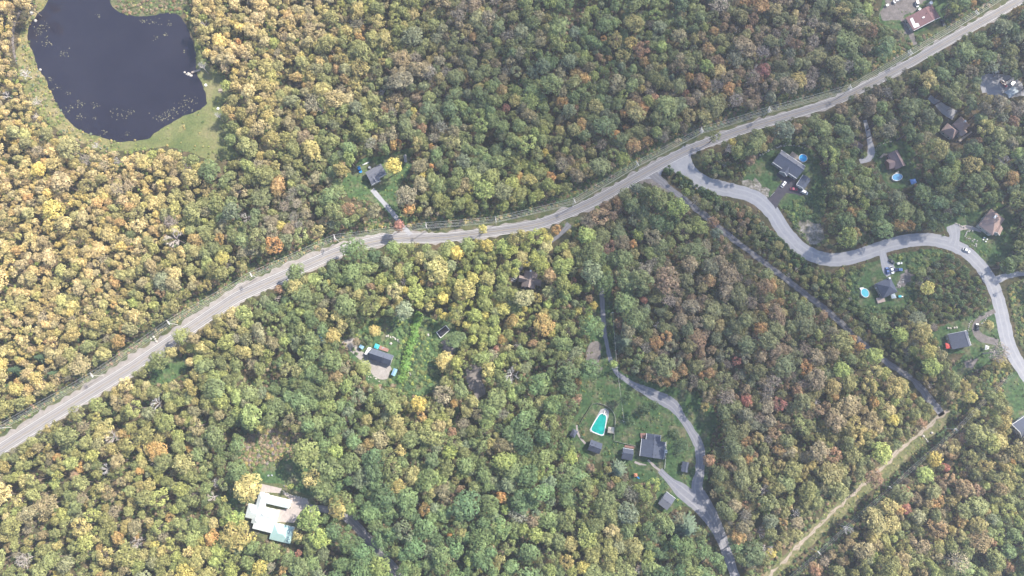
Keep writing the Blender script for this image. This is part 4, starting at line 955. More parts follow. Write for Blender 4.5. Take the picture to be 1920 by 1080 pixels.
# ---------------------------------------------------------------- tree meshes (unit crown radius 1, centre of crown at z = 0)
rs = np.random.RandomState(11)
def leafcloud(C, Rr, per, size, lift=.35, flat=.85):
    """leaf-sized quads over the outside of each clump; returns verts, faces, per-face light and hue values"""
    V = []; lv = []; hv = []
    for (c, r) in zip(C, Rr):
        n = int(per * (r / .33) ** 2)
        d = rs.normal(size=(n, 3)); d /= np.linalg.norm(d, axis=1)[:, None]
        d[:, 2] = np.where(d[:, 2] < -.25, -d[:, 2], d[:, 2])
        pos = c + d * r * rs.uniform(.80, 1.05, (n, 1)) * np.array([1, 1, flat])
        nr = d + rs.normal(size=(n, 3)) * .32 + np.array([0, 0, lift]); nr /= np.linalg.norm(nr, axis=1)[:, None]
        ref = rs.normal(size=(n, 3)); u = np.cross(nr, ref); u /= np.linalg.norm(u, axis=1)[:, None]; v = np.cross(nr, u)
        s = size * rs.uniform(.6, 1.35, (n, 1)); a = s * rs.uniform(.75, 1.2, (n, 1))
        q = np.stack([pos - u * s - v * a * .4, pos + u * s * .3 - v * a, pos + u * s + v * a * .5, pos - u * s * .4 + v * a], 1)
        V.append(q.reshape(-1, 3))
        cl = rs.uniform(.74, 1.28); lv.append(cl * rs.uniform(.72, 1.3, n)); hv.append(np.clip(rs.uniform(-.2, .75) + rs.normal(size=n) * .15, 0, 1))
        nf = n // 14                                       # loose sprays standing out of the clump
        d2 = d[:nf]; p2 = c + d2 * r * rs.uniform(1.05, 1.5, (nf, 1)); s2 = size * rs.uniform(.5, .9, (nf, 1)); u2, v2 = u[:nf], v[:nf]
        V.append(np.stack([p2 - u2 * s2, p2 - v2 * s2 * .6, p2 + u2 * s2, p2 + v2 * s2 * .6], 1).reshape(-1, 3)); lv.append(cl * rs.uniform(.8, 1.35, nf)); hv.append(rs.uniform(0, .5, nf))
    V = np.concatenate(V); lv = np.concatenate(lv); hv = np.concatenate(hv)
    return V, lv, hv
def mesh_from(name, V, lv, hv, mats, fm=None, k=4):
    n = len(V) // k
    me = bpy.data.meshes.new(name); me.from_pydata(V.tolist(), [], np.arange(n * k).reshape(n, k).tolist())
    for nm, a in (('lv', lv), ('hv', hv)):
        at_ = me.attributes.new(nm, 'FLOAT', 'FACE'); at_.data.foreach_set('value', np.asarray(a, dtype=np.float32))
    for m in mats: me.materials.append(m)
    if fm is not None: me.polygons.foreach_set('material_index', np.asarray(fm, dtype=np.int32))
    me.update(); return me
def clumps(n, spread, rmin, rmax, zmin=-.3, zs=.8):
    C = []; Rr = []
    tries = 0
    while len(C) < n and tries < 900:
        tries += 1
        d = rs.normal(size=3); d /= np.linalg.norm(d)
        if d[2] < zmin: continue
        c = d * spread * rs.uniform(.75, 1.1) * np.array([1, 1, zs]); r = rs.uniform(rmin, rmax)
        if all(np.linalg.norm(c - c2) > .72 * (r + r2) * .8 for c2, r2 in zip(C, Rr)): C.append(c); Rr.append(r)
    C.append(np.array([0, 0, .15])); Rr.append(.5)
    return C, Rr
def prisms(segs, k=3):
    V = []
    for a, b, r0, r1 in segs:
        a = np.array(a); b = np.array(b); d = b - a; d = d / (np.linalg.norm(d) + 1e-9)
        ref = np.array([.3, .5, .8]); u = np.cross(d, ref); u /= np.linalg.norm(u) + 1e-9; w_ = np.cross(d, u)
        A = [a + (u * math.cos(t) + w_ * math.sin(t)) * r0 for t in [2 * math.pi * i / k for i in range(k)]]
        B = [b + (u * math.cos(t) + w_ * math.sin(t)) * r1 for t in [2 * math.pi * i / k for i in range(k)]]
        for i in range(k): j = (i + 1) % k; V += [A[i], A[j], B[j], B[i]]
    return np.array(V)
def limbs(zb, n=6):
    segs = [((0, 0, zb), (0, 0, -.1), .07, .045)]
    for i in range(n):
        a = 2 * math.pi * i / n + rs.uniform(-.4, .4); segs.append(((0, 0, -.7 + .08 * i), (.55 * math.cos(a), .55 * math.sin(a), -.05 + rs.uniform(0, .3)), .035, .012))
    return prisms(segs, 5)
TR = limbs(-2.6)
CROWN = {}
for i in range(5):
    C, Rr = clumps(13 + 3 * i, .62, .24, .46, -.3, .85); C = [c * np.array([1 + .16 * math.sin(i * 2), 1 - .14 * math.cos(i), 1]) for c in C]; CROWN['broad%d' % i] = leafcloud(C, Rr, 62, .062) + (M['leaf'],)
for i in range(4):
    C, Rr = clumps(26, .70, .16, .32, -.35, .9); CROWN['fine%d' % i] = leafcloud(C, Rr, 70, .052) + (M['leaf'],)
for i in range(3):                                        # ragged crowns with open gaps
    C, Rr = clumps(15, .68, .18, .32, -.4, .95); C.pop(); Rr.pop(); CROWN['loose%d' % i] = leafcloud(C, Rr, 80, .048, .25) + (M['leaf'],)
def conifer(i):
    V = []; lv = []; hv = []
    for t in range(15):
        z = -1.9 + 3.6 * t / 14; r = (1 - t / 15.5) * .98; nb = 11 if t < 8 else 7
        for b in range(nb):
            a = 2 * math.pi * (b + .37 * t) / nb + rs.uniform(-.2, .2); rr = r * rs.uniform(.75, 1.1)
            for s in range(int(3 + rr * 9)):
                f = (s + 1) / (3 + rr * 9); w_ = .13 * (1.15 - f) + .03
                c = np.array([math.cos(a) * rr * f, math.sin(a) * rr * f, z - .28 * rr * f + rs.uniform(-.03, .03)])
                u = np.array([math.cos(a), math.sin(a), -.3]) * .09; v = np.array([-math.sin(a), math.cos(a), rs.uniform(-.4, .4)]) * w_
                V += [c - u - v * .6, c + u * .6 - v, c + u + v * .5, c - u * .5 + v]; lv.append(rs.uniform(.7, 1.3)); hv.append(rs.uniform(0, .6))
    return np.array(V), np.array(lv), np.array(hv), M['needle']
for i in range(2): CROWN['conifer%d' % i] = conifer(i)
def bare(i, lean=0.0):
    segs = []
    def grow(p, d, L, r, lvl):
        q = p + d * L; segs.append((p, q, r, r * .6))
        if lvl == 0: return
        for k in range(3 if lvl > 1 else 4):
            nd = d + rs.normal(size=3) * .55; nd[2] = abs(nd[2]) * .9 + .1; nd /= np.linalg.norm(nd); grow(p + d * L * rs.uniform(.5, 1), nd, L * rs.uniform(.55, .8), r * .55, lvl - 1)
    d0 = np.array([lean, lean * .3, 1.]); d0 /= np.linalg.norm(d0)
    for k in range(5):
        a = 2 * math.pi * k / 5 + rs.uniform(-.3, .3); d = np.array([math.cos(a) * .8 + d0[0], math.sin(a) * .8 + d0[1], .75]); d /= np.linalg.norm(d)
        grow(np.array([0, 0, -.75 + .1 * k]), d, .55, .04, 3)
    V = prisms(segs); n = len(V) // 4
    return V, rs.uniform(.85, 1.2, n), np.zeros(n), M['twig']
for i in range(3): CROWN['bare%d' % i] = bare(i, (0, .5, 0)[i])
def hazy(i):                                              # half bare: fine twigs and a thin veil of last leaves
    V, lv, hv, _ = bare(i); C, Rr = clumps(26, .66, .2, .33, -.2, .8); V2, l2, h2 = leafcloud(C, Rr, 26, .042)
    return np.concatenate([V, V2]), np.concatenate([lv * 1.5, l2]), np.concatenate([hv, h2]), M['twig']
for i in range(2): CROWN['hazy%d' % i] = hazy(i)
CM = {}; FULL = {}
src = bpy.data.collections.new('tree_sources'); KEYS = sorted(CROWN)
for idx, k in enumerate(KEYS):
    V, lv, hv, m = CROWN[k]
    CM[k] = mesh_from('crown_' + k, V, lv, hv, [m])
    n1 = len(V) // 4; n2 = len(TR) // 4
    me = mesh_from('tree_' + k, np.concatenate([V, TR]), np.concatenate([lv, np.ones(n2)]), np.concatenate([hv, np.zeros(n2)]), [m, M['bark']], [0] * n1 + [1] * n2)
    o = bpy.data.objects.new('src_%02d' % idx, me); src.objects.link(o); FULL[k] = idx
for i in range(3):                                        # shrubs: low, no trunk, centre near the ground
    C, Rr = clumps(9, .5, .28, .45, -.1, .6); V, lv, hv = leafcloud(C, Rr, 22, .1)
    V = V * np.array([1, 1, .8]) + np.array([0, 0, .35])
    k = 'shrub%d' % i; me = mesh_from(k, V, lv, hv, [M['leaf']]); o = bpy.data.objects.new('src_%02d' % (len(KEYS) + i), me); src.objects.link(o); FULL[k] = len(KEYS) + i; CM[k] = me
TRUNK_ME = mesh_from('trunk', TR, np.ones(len(TR) // 4), np.zeros(len(TR) // 4), [M['bark']])
TRUNK_PALE = mesh_from('trunk_pale', TR, np.ones(len(TR) // 4), np.zeros(len(TR) // 4), [M['bark_pale']])

# tints: colour, second colour inside the crown, crown kinds
T = {'o': ((.40, .20, .08), (.24, .20, .08)), 'r': ((.27, .155, .10), (.16, .14, .075)), 'd': ((.27, .10, .085), (.19, .13, .08)), 'y': ((.43, .35, .10), (.27, .26, .08)),
     'g': ((.33, .265, .105), (.19, .19, .07)), 'l': ((.24, .28, .08), (.15, .20, .06)), 'v': ((.165, .185, .068), (.11, .14, .05)), 'e': ((.095, .15, .06), (.13, .16, .055)),
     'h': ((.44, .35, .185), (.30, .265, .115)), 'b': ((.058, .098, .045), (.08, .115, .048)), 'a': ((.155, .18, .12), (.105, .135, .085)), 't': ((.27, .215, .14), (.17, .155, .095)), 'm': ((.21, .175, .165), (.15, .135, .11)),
     'w': ((.36, .335, .32), (.3, .28, .26)), 'c': ((.045, .075, .04), (.06, .09, .045)), 'p': ((.12, .155, .10), (.08, .12, .07)), 'n': ((.22, .155, .105), (.15, .13, .075))}
NAME = {'h': 'pale ochre', 'o': 'orange', 'r': 'rusty red-brown', 'd': 'red', 'y': 'bright yellow', 'g': 'golden ochre', 'l': 'yellow-green', 'v': 'olive green', 'e': 'green', 'b': 'deep green', 'a': 'grey-green', 't': 'tan', 'm': 'mauve-grey', 'w': 'bare pale', 'c': 'dark', 'p': 'grey-green', 'n': 'brown'}
def kinds(c, r):
    if c == 'w': return ['bare0', 'bare1', 'bare2']
    if c in 'cp': return ['conifer0', 'conifer1']
    if c == 'm': return ['hazy0', 'hazy1']
    if c in 'eb' and r > 4.2: return ['broad0', 'broad1', 'broad2', 'broad3', 'broad4']
    if c in 'ayl': return ['fine0', 'fine1', 'fine2', 'fine3', 'loose0', 'broad3']
    return ['broad0', 'broad1', 'broad2', 'broad3', 'fine0', 'fine1', 'fine2', 'fine3', 'loose0', 'loose1', 'loose2']
MIX = {'Y': 'mmtnthhhhhhyghhgggtnoggyyvvlvlve', 'O': 'mtnnotggghggvvvvlvvlvveeevaaeb', 'G': 'mtnogtgvvvvvlvlveeveeaaebeebe', 'D': 'gvlvvlvveveeveeebbebebaab', 'T': 'mmmmtmttnnngvvvtvveeveaaae', 'R': 'mmrrnnrntogtvvvveeveeaabem',
       'L': 'oghyygylgllvlvevleebaea', 'B': 'bbebvevea', 'Z': 'tnoyghgvvlvlveea'}
def pick(ce, x, y):
    """neighbouring trees tend to be of one kind, in stands some 30 m across"""
    st = MIX[ce]; u = .5 + .95 * noise.noise((x / 24, y / 24, 11)) + rnd.gauss(0, .2)
    return st[int(u * len(st))] if 0 <= u < 1 else rnd.choice(st)
GRID = ["YYYYYOOTGGGRTGGG", "YYYYOOTGGGRRRTGT", "YYYOOGGGORGGGGGG", "YYYGTGOLLRDRGGBG", "YYOOGGLLLDTRZGGD", "YOOOGGOLGGRRROZZ", "OOOGGGOGDGGRROOO", "OOOGGDGGDGGRORRO", "OOOLGDDDGODGROOG"]
def cell(px, py):
    x = int((px + rnd.gauss(0, 32)) // 120); y = int((py + rnd.gauss(0, 32)) // 120)
    return GRID[max(0, min(8, y))][max(0, min(15, x))]

# where no tree may stand, on a raster of the photo plane (3 px cells)
MX0, MY0, MS = -240, -240, 3
MW, MH_ = (2160 + 240) // MS, (1320 + 240) // MS
yy, xx = np.mgrid[0:MH_, 0:MW]; XX = MX0 + xx * MS; YY = MY0 + yy * MS
def raster_poly(P):
    P = list(P); ins = np.zeros(XX.shape, bool); n = len(P)
    for i in range(n):
        x1, y1 = P[i][:2]; x2, y2 = P[(i + 1) % n][:2]
        if y1 == y2: continue
        c = ((y1 > YY) != (y2 > YY)) & (XX < (x2 - x1) * (YY - y1) / (y2 - y1) + x1); ins ^= c
    return ins
def raster_line(P, w_=None, extra=0):
    out = np.zeros(XX.shape, bool)
    for a, b in zip(P, P[1:]):
        r = ((w_ or (a[2] + b[2]) / 2) / 2 + extra)
        dx, dy = b[0] - a[0], b[1] - a[1]; t = np.clip(((XX - a[0]) * dx + (YY - a[1]) * dy) / (dx * dx + dy * dy + 1e-9), 0, 1)
        out |= (XX - a[0] - t * dx) ** 2 + (YY - a[1] - t * dy) ** 2 < r * r
    return out
clear = raster_poly(POND)
for i, (pts, m, lv) in enumerate(AREAS):
    clear |= raster_poly(pts)
clear |= raster_line([(1795, 785), (1700, 875), (1600, 972), (1430, 1130)], 20)
clear |= raster_line([(x, y, float(np.interp(x, [600, 900, 1500], [46, 42, 36]))) for x, y in offset_px(_l, -9)])
clear |= raster_line(SIDE, extra=2) | raster_line(DIAG, extra=-.5) | raster_line(TRACK, extra=3) | raster_line(LANE[5:], extra=-1) | raster_line(LANE[2:6], extra=-6) | raster_line(BRANCH, extra=2)
for p, m in DRIVES: clear |= raster_line(p, extra=-4 if m in ('dark_road', 'old_asphalt') else (-1 if m == 'gravel' else 0))
clear |= raster_poly([(1196, 338), (1215, 322), (1262, 292), (1306, 268), (1318, 278), (1296, 290), (1300, 312), (1290, 335), (1262, 318), (1245, 318), (1238, 335), (1250, 352), (1235, 345), (1222, 335)])
FOOT = [[(1775, 222), (1803, 211), (1828, 232), (1829, 252), (1802, 272), (1777, 276), (1758, 246)], [(1655, 284), (1686, 272), (1704, 300), (1704, 345), (1668, 350), (1655, 320)], [(1598, 259), (1603, 257), (1621, 273), (1613, 283)],
        [(1445, 303), (1465, 279), (1518, 286), (1524, 337), (1512, 366), (1490, 366), (1450, 320)], [(1832, 423), (1858, 388), (1892, 406), (1870, 444)], [(1634, 533), (1670, 516), (1684, 555), (1660, 572), (1640, 570)], [(1612, 538), (1632, 538), (1634, 565), (1612, 562)],
        [(1774, 626), (1815, 616), (1823, 650), (1780, 660)], [(682, 322), (714, 303), (726, 330), (697, 350)], [(753, 290), (763, 288), (767, 305), (757, 306)], [(971, 514), (984, 504), (1019, 514), (1017, 540), (1004, 548), (972, 534)],
        [(672, 645), (690, 645), (702, 640), (742, 665), (735, 692), (748, 692), (743, 709), (680, 680)], [(463, 942), (483, 918), (549, 935), (545, 960), (530, 975), (556, 988), (544, 1024), (507, 1012), (462, 968)],
        [(1197, 810), (1243, 812), (1252, 828), (1246, 864), (1197, 858)], [(1162, 838), (1190, 842), (1185, 867), (1162, 862)], [(1097, 842), (1107, 821), (1133, 831), (1125, 855)], [(1070, 810), (1080, 801), (1087, 812), (1079, 826)],
        [(1277, 862), (1294, 865), (1289, 889), (1273, 885)], [(1232, 940), (1250, 918), (1270, 935), (1250, 959)], [(1895, 797), (1920, 776), (1940, 780), (1930, 815), (1908, 812)], [(1880, 174), (1902, 158), (1916, 172), (1900, 184)], [(1696, 36), (1750, 5), (1768, 33), (1714, 61)]]
for P in FOOT: clear |= raster_poly(P)
# shrub country: low growth instead of tall trees
low = raster_poly([(60, 60), (-240, -100), (-240, 160), (0, 200), (90, 250), (190, 290), (240, 270), (120, 200), (70, 120)]) * False
for P in ([(60, -60), (30, 60), (-30, 100), (-40, 215), (60, 235), (170, 275), (200, 270), (100, 180), (60, 100)],
          [(1250, 325), (1300, 350), (1420, 390), (1445, 440), (1500, 500), (1590, 520), (1600, 600), (1560, 590), (1440, 490), (1330, 395)],
          [(1570, 590), (1620, 600), (1760, 700), (1780, 765), (1740, 735), (1650, 660)],
          [(1600, 480), (1740, 455), (1790, 465), (1840, 520), (1862, 590), (1800, 600), (1740, 620), (1600, 590), (1580, 500)],
          [(1440, 370), (1540, 340), (1560, 460), (1600, 465), (1520, 470), (1470, 400)],
          [(1885, 540), (1960, 520), (2000, 700), (1940, 690)], [(640, 600), (790, 590), (780, 740), (690, 730)], [(780, 590), (860, 600), (850, 700), (740, 745)],
          [(450, 800), (575, 805), (572, 842), (485, 864), (455, 880)], [(1310, 290), (1395, 300), (1400, 345), (1340, 330)]):
    low |= raster_poly(P)
def msk(A, px, py):
    i = int((py - MY0) / MS); j = int((px - MX0) / MS)
    return A[i, j] if 0 <= i < MH_ and 0 <= j < MW else False
ring8 = [(math.cos(t), math.sin(t)) for t in [math.pi / 4 * k for k in range(8)]]
def blocked(px, py, rp, f=.72):
    if msk(clear, px, py): return True
    return any(msk(clear, px + a * rp * f, py + b * rp * f) for a, b in ring8) or any(msk(clear, px + a * rp * f * .5, py + b * rp * f * .5) for a, b in ring8)
def hgt(r): return 2.5 + .38 * r                          # vertical scale of a tree of crown radius r

# ---- hand placed, read off the photograph: x, y, crown radius (px), colour code
ACC = """428,205,13,g 436,235,12,v 432,262,11,e 424,160,11,l 330,292,11,g 285,290,10,l 360,300,12,v 682,690,15,v 668,641,8,n 690,636,9,e 702,620,11,g 640,612,14,g 558,1003,11,g 600,1010,18,l 440,975,16,l 620,880,24,v 700,860,20,b 720,930,22,b 800,900,20,e 870,950,26,b 940,990,20,e 980,940,22,b 590,900,22,g 640,940,20,v 1010,720,22,e 1040,760,20,e 980,830,20,b 447,78,6,o 380,33,9,l 413,30,10,g 392,320,22,b 73,317,15,y 408,217,9,w 378,124,11,w 12,178,12,w 67,190,11,w 47,138,12,w 180,273,10,w 220,300,10,w 68,218,8,w
775,208,7,y 570,258,16,n 563,213,13,g 513,80,11,l 587,110,10,y 888,253,7,o 808,275,6,o 747,267,7,o 738,312,17,y 813,313,10,o 793,330,8,y 762,367,20,t 702,235,8,l 948,203,9,d 718,173,8,w 790,240,11,r 667,200,14,a 720,207,8,r 868,302,15,a 833,317,9,b
1205,203,14,o 1170,213,9,o 1155,253,10,o 1173,240,7,o 1203,167,9,g 1047,238,6,o 1033,330,12,o 1022,287,8,y 1132,73,8,o 1183,80,15,g 1323,123,14,l 1260,143,13,p 1077,60,12,a 1240,87,12,l 1250,200,22,v 1227,185,11,r 1123,107,8,r 1237,50,14,a 1430,97,15,m 1432,133,15,d 1323,218,15,g 1000,310,12,l 1373,267,9,y 1407,300,11,r 1167,297,14,l
1495,150,18,g 1443,263,9,r 1617,123,17,v 1587,83,25,v 1657,60,15,v 1740,150,20,g 1853,107,16,e 1833,263,8,r 1723,313,7,r 1823,307,20,g 1653,200,14,e 1795,195,9,v 1470,243,20,a 1543,240,17,v 1340,255,13,v 1385,285,15,v
100,393,20,y 417,483,14,y 250,567,11,l 405,528,7,r 243,440,9,b 297,675,18,v 340,630,16,v 320,415,15,m 303,527,16,a 70,670,14,c 22,693,15,c 95,700,12,c 270,305,15,g 160,300,12,m
513,460,19,o 653,392,15,r 597,433,14,g 527,423,10,y 748,423,11,d 767,392,12,o 857,473,14,y 787,483,12,g 820,507,22,g 833,593,8,y 522,543,9,r 553,537,16,g 553,510,16,e 667,470,24,e 757,583,17,a 930,655,7,d 857,637,17,b 603,590,15,g 633,590,14,g 623,630,15,g 837,680,19,g 807,533,7,r 943,463,15,l 913,460,13,y 735,465,14,e 905,430,9,y 700,480,16,b
1100,440,17,l 1042,430,11,o 1005,443,18,l 1187,457,9,o 1197,440,11,l 1083,583,9,y 1113,573,8,y 1105,560,8,r 1235,540,11,g 1250,525,26,n 1380,677,10,d 1207,563,7,d 1173,640,20,p 1337,417,11,r 1343,437,11,a 1233,610,8,w 1107,693,20,e 1113,613,21,e 1077,525,6,d 1150,683,8,l 1190,693,9,a 1145,500,9,e 1130,480,8,e
1740,540,14,y 1727,510,10,v 1597,637,11,o 1613,650,9,o 1543,593,10,r 1577,693,16,l 1640,667,16,l 1460,460,9,g 1747,687,18,l 1687,627,15,l 1647,607,20,v 1713,657,10,l 1853,610,10,g 1700,657,10,m 1750,613,9,m 1873,660,20,m 1720,600,18,a
107,857,8,o 464,913,25,g 397,1010,13,o 210,820,16,w 43,1050,15,m 140,893,9,r 150,990,20,g 242,820,7,o 457,803,13,c 290,1022,8,y 197,880,11,w 403,907,10,w 397,933,10,w
785,757,15,y 830,740,19,t 940,932,10,o 560,1038,7,d 752,843,13,g 847,810,9,r 843,1002,5,o 630,847,14,l 633,950,18,g 843,847,14,l 747,913,15,g 573,853,26,v 947,955,9,l 580,973,22,l 507,1036,17,v 440,1005,26,g 605,915,22,v 545,912,5,l
1145,910,9,r 1107,877,9,r 1000,977,12,n 1225,910,15,l 1093,1063,12,y 1063,1053,14,g 1163,883,17,p 1208,767,12,b 1400,750,12,d 1322,763,10,g 1397,947,9,r 1403,860,9,o 1293,993,24,p 1030,793,20,v 1070,857,13,l 1177,963,20,a 1330,863,11,r 1200,1067,10,w 1178,742,10,e 1262,815,12,b 1276,836,13,b 1268,852,8,b 1180,790,10,b 1226,760,9,b 1172,752,8,b
1460,757,15,d 1820,743,13,y 1807,723,12,g 1727,793,12,r 1673,787,12,y 1670,947,17,g 1697,917,9,d 1697,953,11,d 1640,897,16,r 1800,823,11,r 1733,890,16,l 1753,860,14,y 1773,877,8,d 1893,1063,9,r 1447,1037,9,y 1503,800,20,v 1760,1017,8,o 1563,853,16,r 1830,920,14,r 1528,1067,13,r 1533,753,7,w 1493,963,9,w 1590,990,12,w 1637,1047,13,l 1723,1020,19,t 1653,850,19,l 1607,827,14,g"""
POP = []                                                  # world x, y, crown radius, colour, kind, rot, height scale, hand?
cellsz = 6.0; H_ = {}
def near(x, y, r, k):
    i, j = int(x // cellsz), int(y // cellsz)
    for a in range(i - 2, i + 3):
        for b in range(j - 2, j + 3):
            for q in H_.get((a, b), ()):
                if (q[0] - x) ** 2 + (q[1] - y) ** 2 < (k * (r + q[2])) ** 2: return True
    return False
def put(x, y, r, c, hand, zs=None):
    kd = rnd.choice(kinds(c, r)); zs = zs or hgt(r) * rnd.uniform(.86, 1.16)
    if c in 'cp': zs *= .74
    t = (x, y, r, c, kd, rnd.uniform(0, 6.28), zs, hand); POP.append(t); H_.setdefault((int(x // cellsz), int(y // cellsz)), []).append(t)
for ln in ACC.split():
    a = ln.split(','); px, py, rp = map(float, a[:3]); r = rp * PXM * 1.12; zs = hgt(r)
    if msk(low, px, py): zs *= .6
    p = at(px, py, 2.7 * zs); put(p.x, p.y, r, a[3], 1, zs)
random.seed(3)
b0 = at(-130, -130, 8); b1 = at(2050, -130, 8); b2 = at(2050, 1210, 8)
for k in range(90000):
    x = rnd.uniform(b0.x * 1.0, b1.x); y = rnd.uniform(b2.y, b0.y)
    px0, py0 = proj(x, y, 8)
    if not (-130 < px0 < 2050 and -130 < py0 < 1210): continue
    ce = cell(px0, py0)
    rm = {'Y': 3.4, 'O': 4.6, 'G': 4.7, 'D': 5.9, 'T': 4.3, 'R': 4.8, 'B': 3.6, 'Z': 4.0, 'L': 4.4}[ce]
    if k > 45000: rm *= .8
    r = min(7.5, max(2.2, rnd.lognormvariate(math.log(rm), .31)))
    lw = msk(low, px0, py0)
    if lw: r = min(r, rnd.uniform(1.3, 2.6))
    zs = hgt(r) * rnd.uniform(.84, 1.18)
    if lw: zs = r * rnd.uniform(.9, 1.3)
    px, py = proj(x, y, 2.7 * zs)
    if blocked(px, py, r / PXM): continue
    gap = noise.noise((x / 26, y / 26, 7)) + .5 * noise.noise((x / 9, y / 9, 3))
    if gap < (-.75 if ce == 'Y' else -.5) and rnd.random() < .9: continue
    zs *= 1 + .28 * max(-1, min(1, gap * 1.3))
    px, py = proj(x, y, 2.7 * zs)
    if near(x, y, r, .565): continue
    put(x, y, r, pick(ce, x, y) if rnd.random() > .022 else rnd.choice('wwwodryy'), 0, zs)
print('population', len(POP))

# ---- which stand as trees of their own: every hand-placed one, then the widest crowns
hand = [t for t in POP if t[7]]
inframe = lambda t: (lambda q: 8 < q[0] < 1912 and 8 < q[1] < 1072)(proj(t[0], t[1], 2.7 * t[6]))
rest = sorted([t for t in POP if not t[7] and inframe(t)], key=lambda t: -t[2])
singles = hand + rest[:max(0, 298 - len(hand))]
sid = set(id(t) for t in singles)
LAND = [('pond', 200, 130), ('pond lawn', 395, 230), ('small dock', 368, 133), ('clearing house', 703, 327), ('wooded drive mouth', 1070, 425), ('side road mouth', 1270, 305),
        ('long grey house', 1480, 305), ('red-roofed house', 1733, 30), ('tan house', 1792, 242), ('brown roofed house', 1680, 300), ('scrap yard', 1875, 158), ('brown hip-roofed house', 1862, 413),
        ('pyramid-roofed house', 1660, 535), ('half black roof', 1798, 637), ('pinkish brown house', 992, 523), ('charcoal house', 712, 668), ('covered pool', 831, 622), ('mint roofed house', 505, 965),
        ('heath patch', 515, 838), ('green pool', 1123, 792), ('blue grey house', 1222, 836), ('grey roofed garage', 1250, 938), ('diagonal road corner', 1762, 775), ('grassy track', 1600, 930),
        ('lower left roadside', 130, 780), ('roadside oak', 297, 675), ('road bend pole', 626, 444), ('wooded lane', 1132, 600), ('lone pond boulder', 67, 39), ('gravel bend', 1500, 465),
        ('steep road stretch', 1444, 215), ('frame top centre', 960, 20), ('bottom frame centre', 960, 1060), ('left frame edge', 20, 480), ('diagonal road middle', 1500, 545), ('level road stretch', 860, 425),
        ('bare mauve tree', 210, 820), ('asphalt drive', 690, 1010), ('bottom right corner', 1880, 1050), ('top left road pole', 314, 605)]
info = []
for t in singles:
    px, py = proj(t[0], t[1], 2.7 * t[6]); rp = t[2] / PXM
    lm = min(LAND, key=lambda l: math.hypot(l[1] - px, l[2] - py)); dx, dy = px - lm[1], py - lm[2]
    side = ('right of' if dx > 0 else 'left of') if abs(dx) > abs(dy) * 1.2 else ('below' if dy > 0 else 'above')
    sz = 'small' if rp < 9.5 else ('large' if rp > 16.5 else 'mid-sized')
    typ = 'conifer' if t[3] in 'cp' else ('leafless tree' if t[3] == 'w' else 'broadleaf tree')
    nm = NAME[t[3]].replace('bare pale', 'pale')
    info.append([t, px, py, f'{sz} {nm} {typ} {side} the {lm[0]}', math.hypot(dx, dy)])
from collections import defaultdict
grp = defaultdict(list)
for e in info: grp[e[3]].append(e)
ORD = ['nearest', 'second nearest', 'third nearest', 'fourth nearest', 'fifth nearest', 'sixth nearest', 'seventh nearest', 'eighth nearest', 'ninth nearest', 'tenth nearest', 'eleventh nearest', 'twelfth nearest']
for k, L_ in grp.items():
    if len(L_) > 8: print('crowded label', len(L_), k)
    if len(L_) > 1:
        L_.sort(key=lambda e: e[4])
        for i, e in enumerate(L_): e[3] = k + ', ' + (ORD[i] if i < len(ORD) else 'one of the farther out') + ' of its kind'
LEAF = 1.36
BIAS = {'Y': (.42, .335, .155), 'O': (.25, .225, .09), 'G': (.13, .155, .068), 'D': (.085, .13, .055), 'T': (.175, .155, .11), 'R': (.165, .135, .085), 'Z': (.21, .20, .085), 'B': (.06, .09, .055), 'L': (.26, .265, .085)}
def bias(px, py):
    """base leaf colour for each part of the wood: a smooth average of the neighbouring stands"""
    gx, gy = px / 120 - .5, py / 120 - .5; x0, y0 = math.floor(gx), math.floor(gy); fx, fy = gx - x0, gy - y0; out = [0, 0, 0]
    for (i, j, w_) in ((x0, y0, (1 - fx) * (1 - fy)), (x0 + 1, y0, fx * (1 - fy)), (x0, y0 + 1, (1 - fx) * fy), (x0 + 1, y0 + 1, fx * fy)):
        q = BIAS[GRID[max(0, min(8, j))][max(0, min(15, i))]]
        for k in range(3): out[k] += q[k] * w_
    return out
def tints(c, x=None, y=None, k=.45, r_=rnd):
    a, b = T[c]
    if x is not None and k > .3: k = .52 if x < -110 and y > -40 else .46
    if x is not None and c not in 'wc':
        q = bias(*proj(x, y, 8)); a = [a[i] * (1 - k) + q[i] * k for i in range(3)]; b = [b[i] * (1 - k) + q[i] * .75 * k for i in range(3)]
    j = r_.uniform(.84, 1.2); h = r_.uniform(-.06, .06)
    f = lambda q: (q[0] * j * (1 + h) * LEAF, q[1] * j * LEAF, q[2] * j * (1 - h) * LEAF)
    return f(a), f(b)
TNAME = {'c': 'conifer_tree', 'p': 'conifer_tree', 'w': 'bare_tree', 'm': 'bare_tree'}
for t, px, py, lab, _ in info:
    x, y, r, c, kd, rot, zs, hd = t
    root = bpy.data.objects.new(TNAME.get(c, 'broadleaf_tree'), None); root.location = (x, y, 0); root.rotation_euler = (0, 0, rot); col.objects.link(root)
    tag(root, lab, 'tree', 'trees standing out in the autumn woodland')
    cr = bpy.data.objects.new('crown', CM[kd]); col.objects.link(cr); cr.parent = root; cr.location = (0, 0, 2.6 * zs); cr.scale = (r, r, zs)
    a, b = tints(c, x, y, .15 if hd else .45); cr['tint'] = a; cr['tint_b'] = b
    tk = bpy.data.objects.new('trunk', TRUNK_PALE if c in 'wm' else TRUNK_ME); col.objects.link(tk); tk.parent = root; tk.location = (0, 0, 2.6 * zs); tk.scale = (r, r, zs)

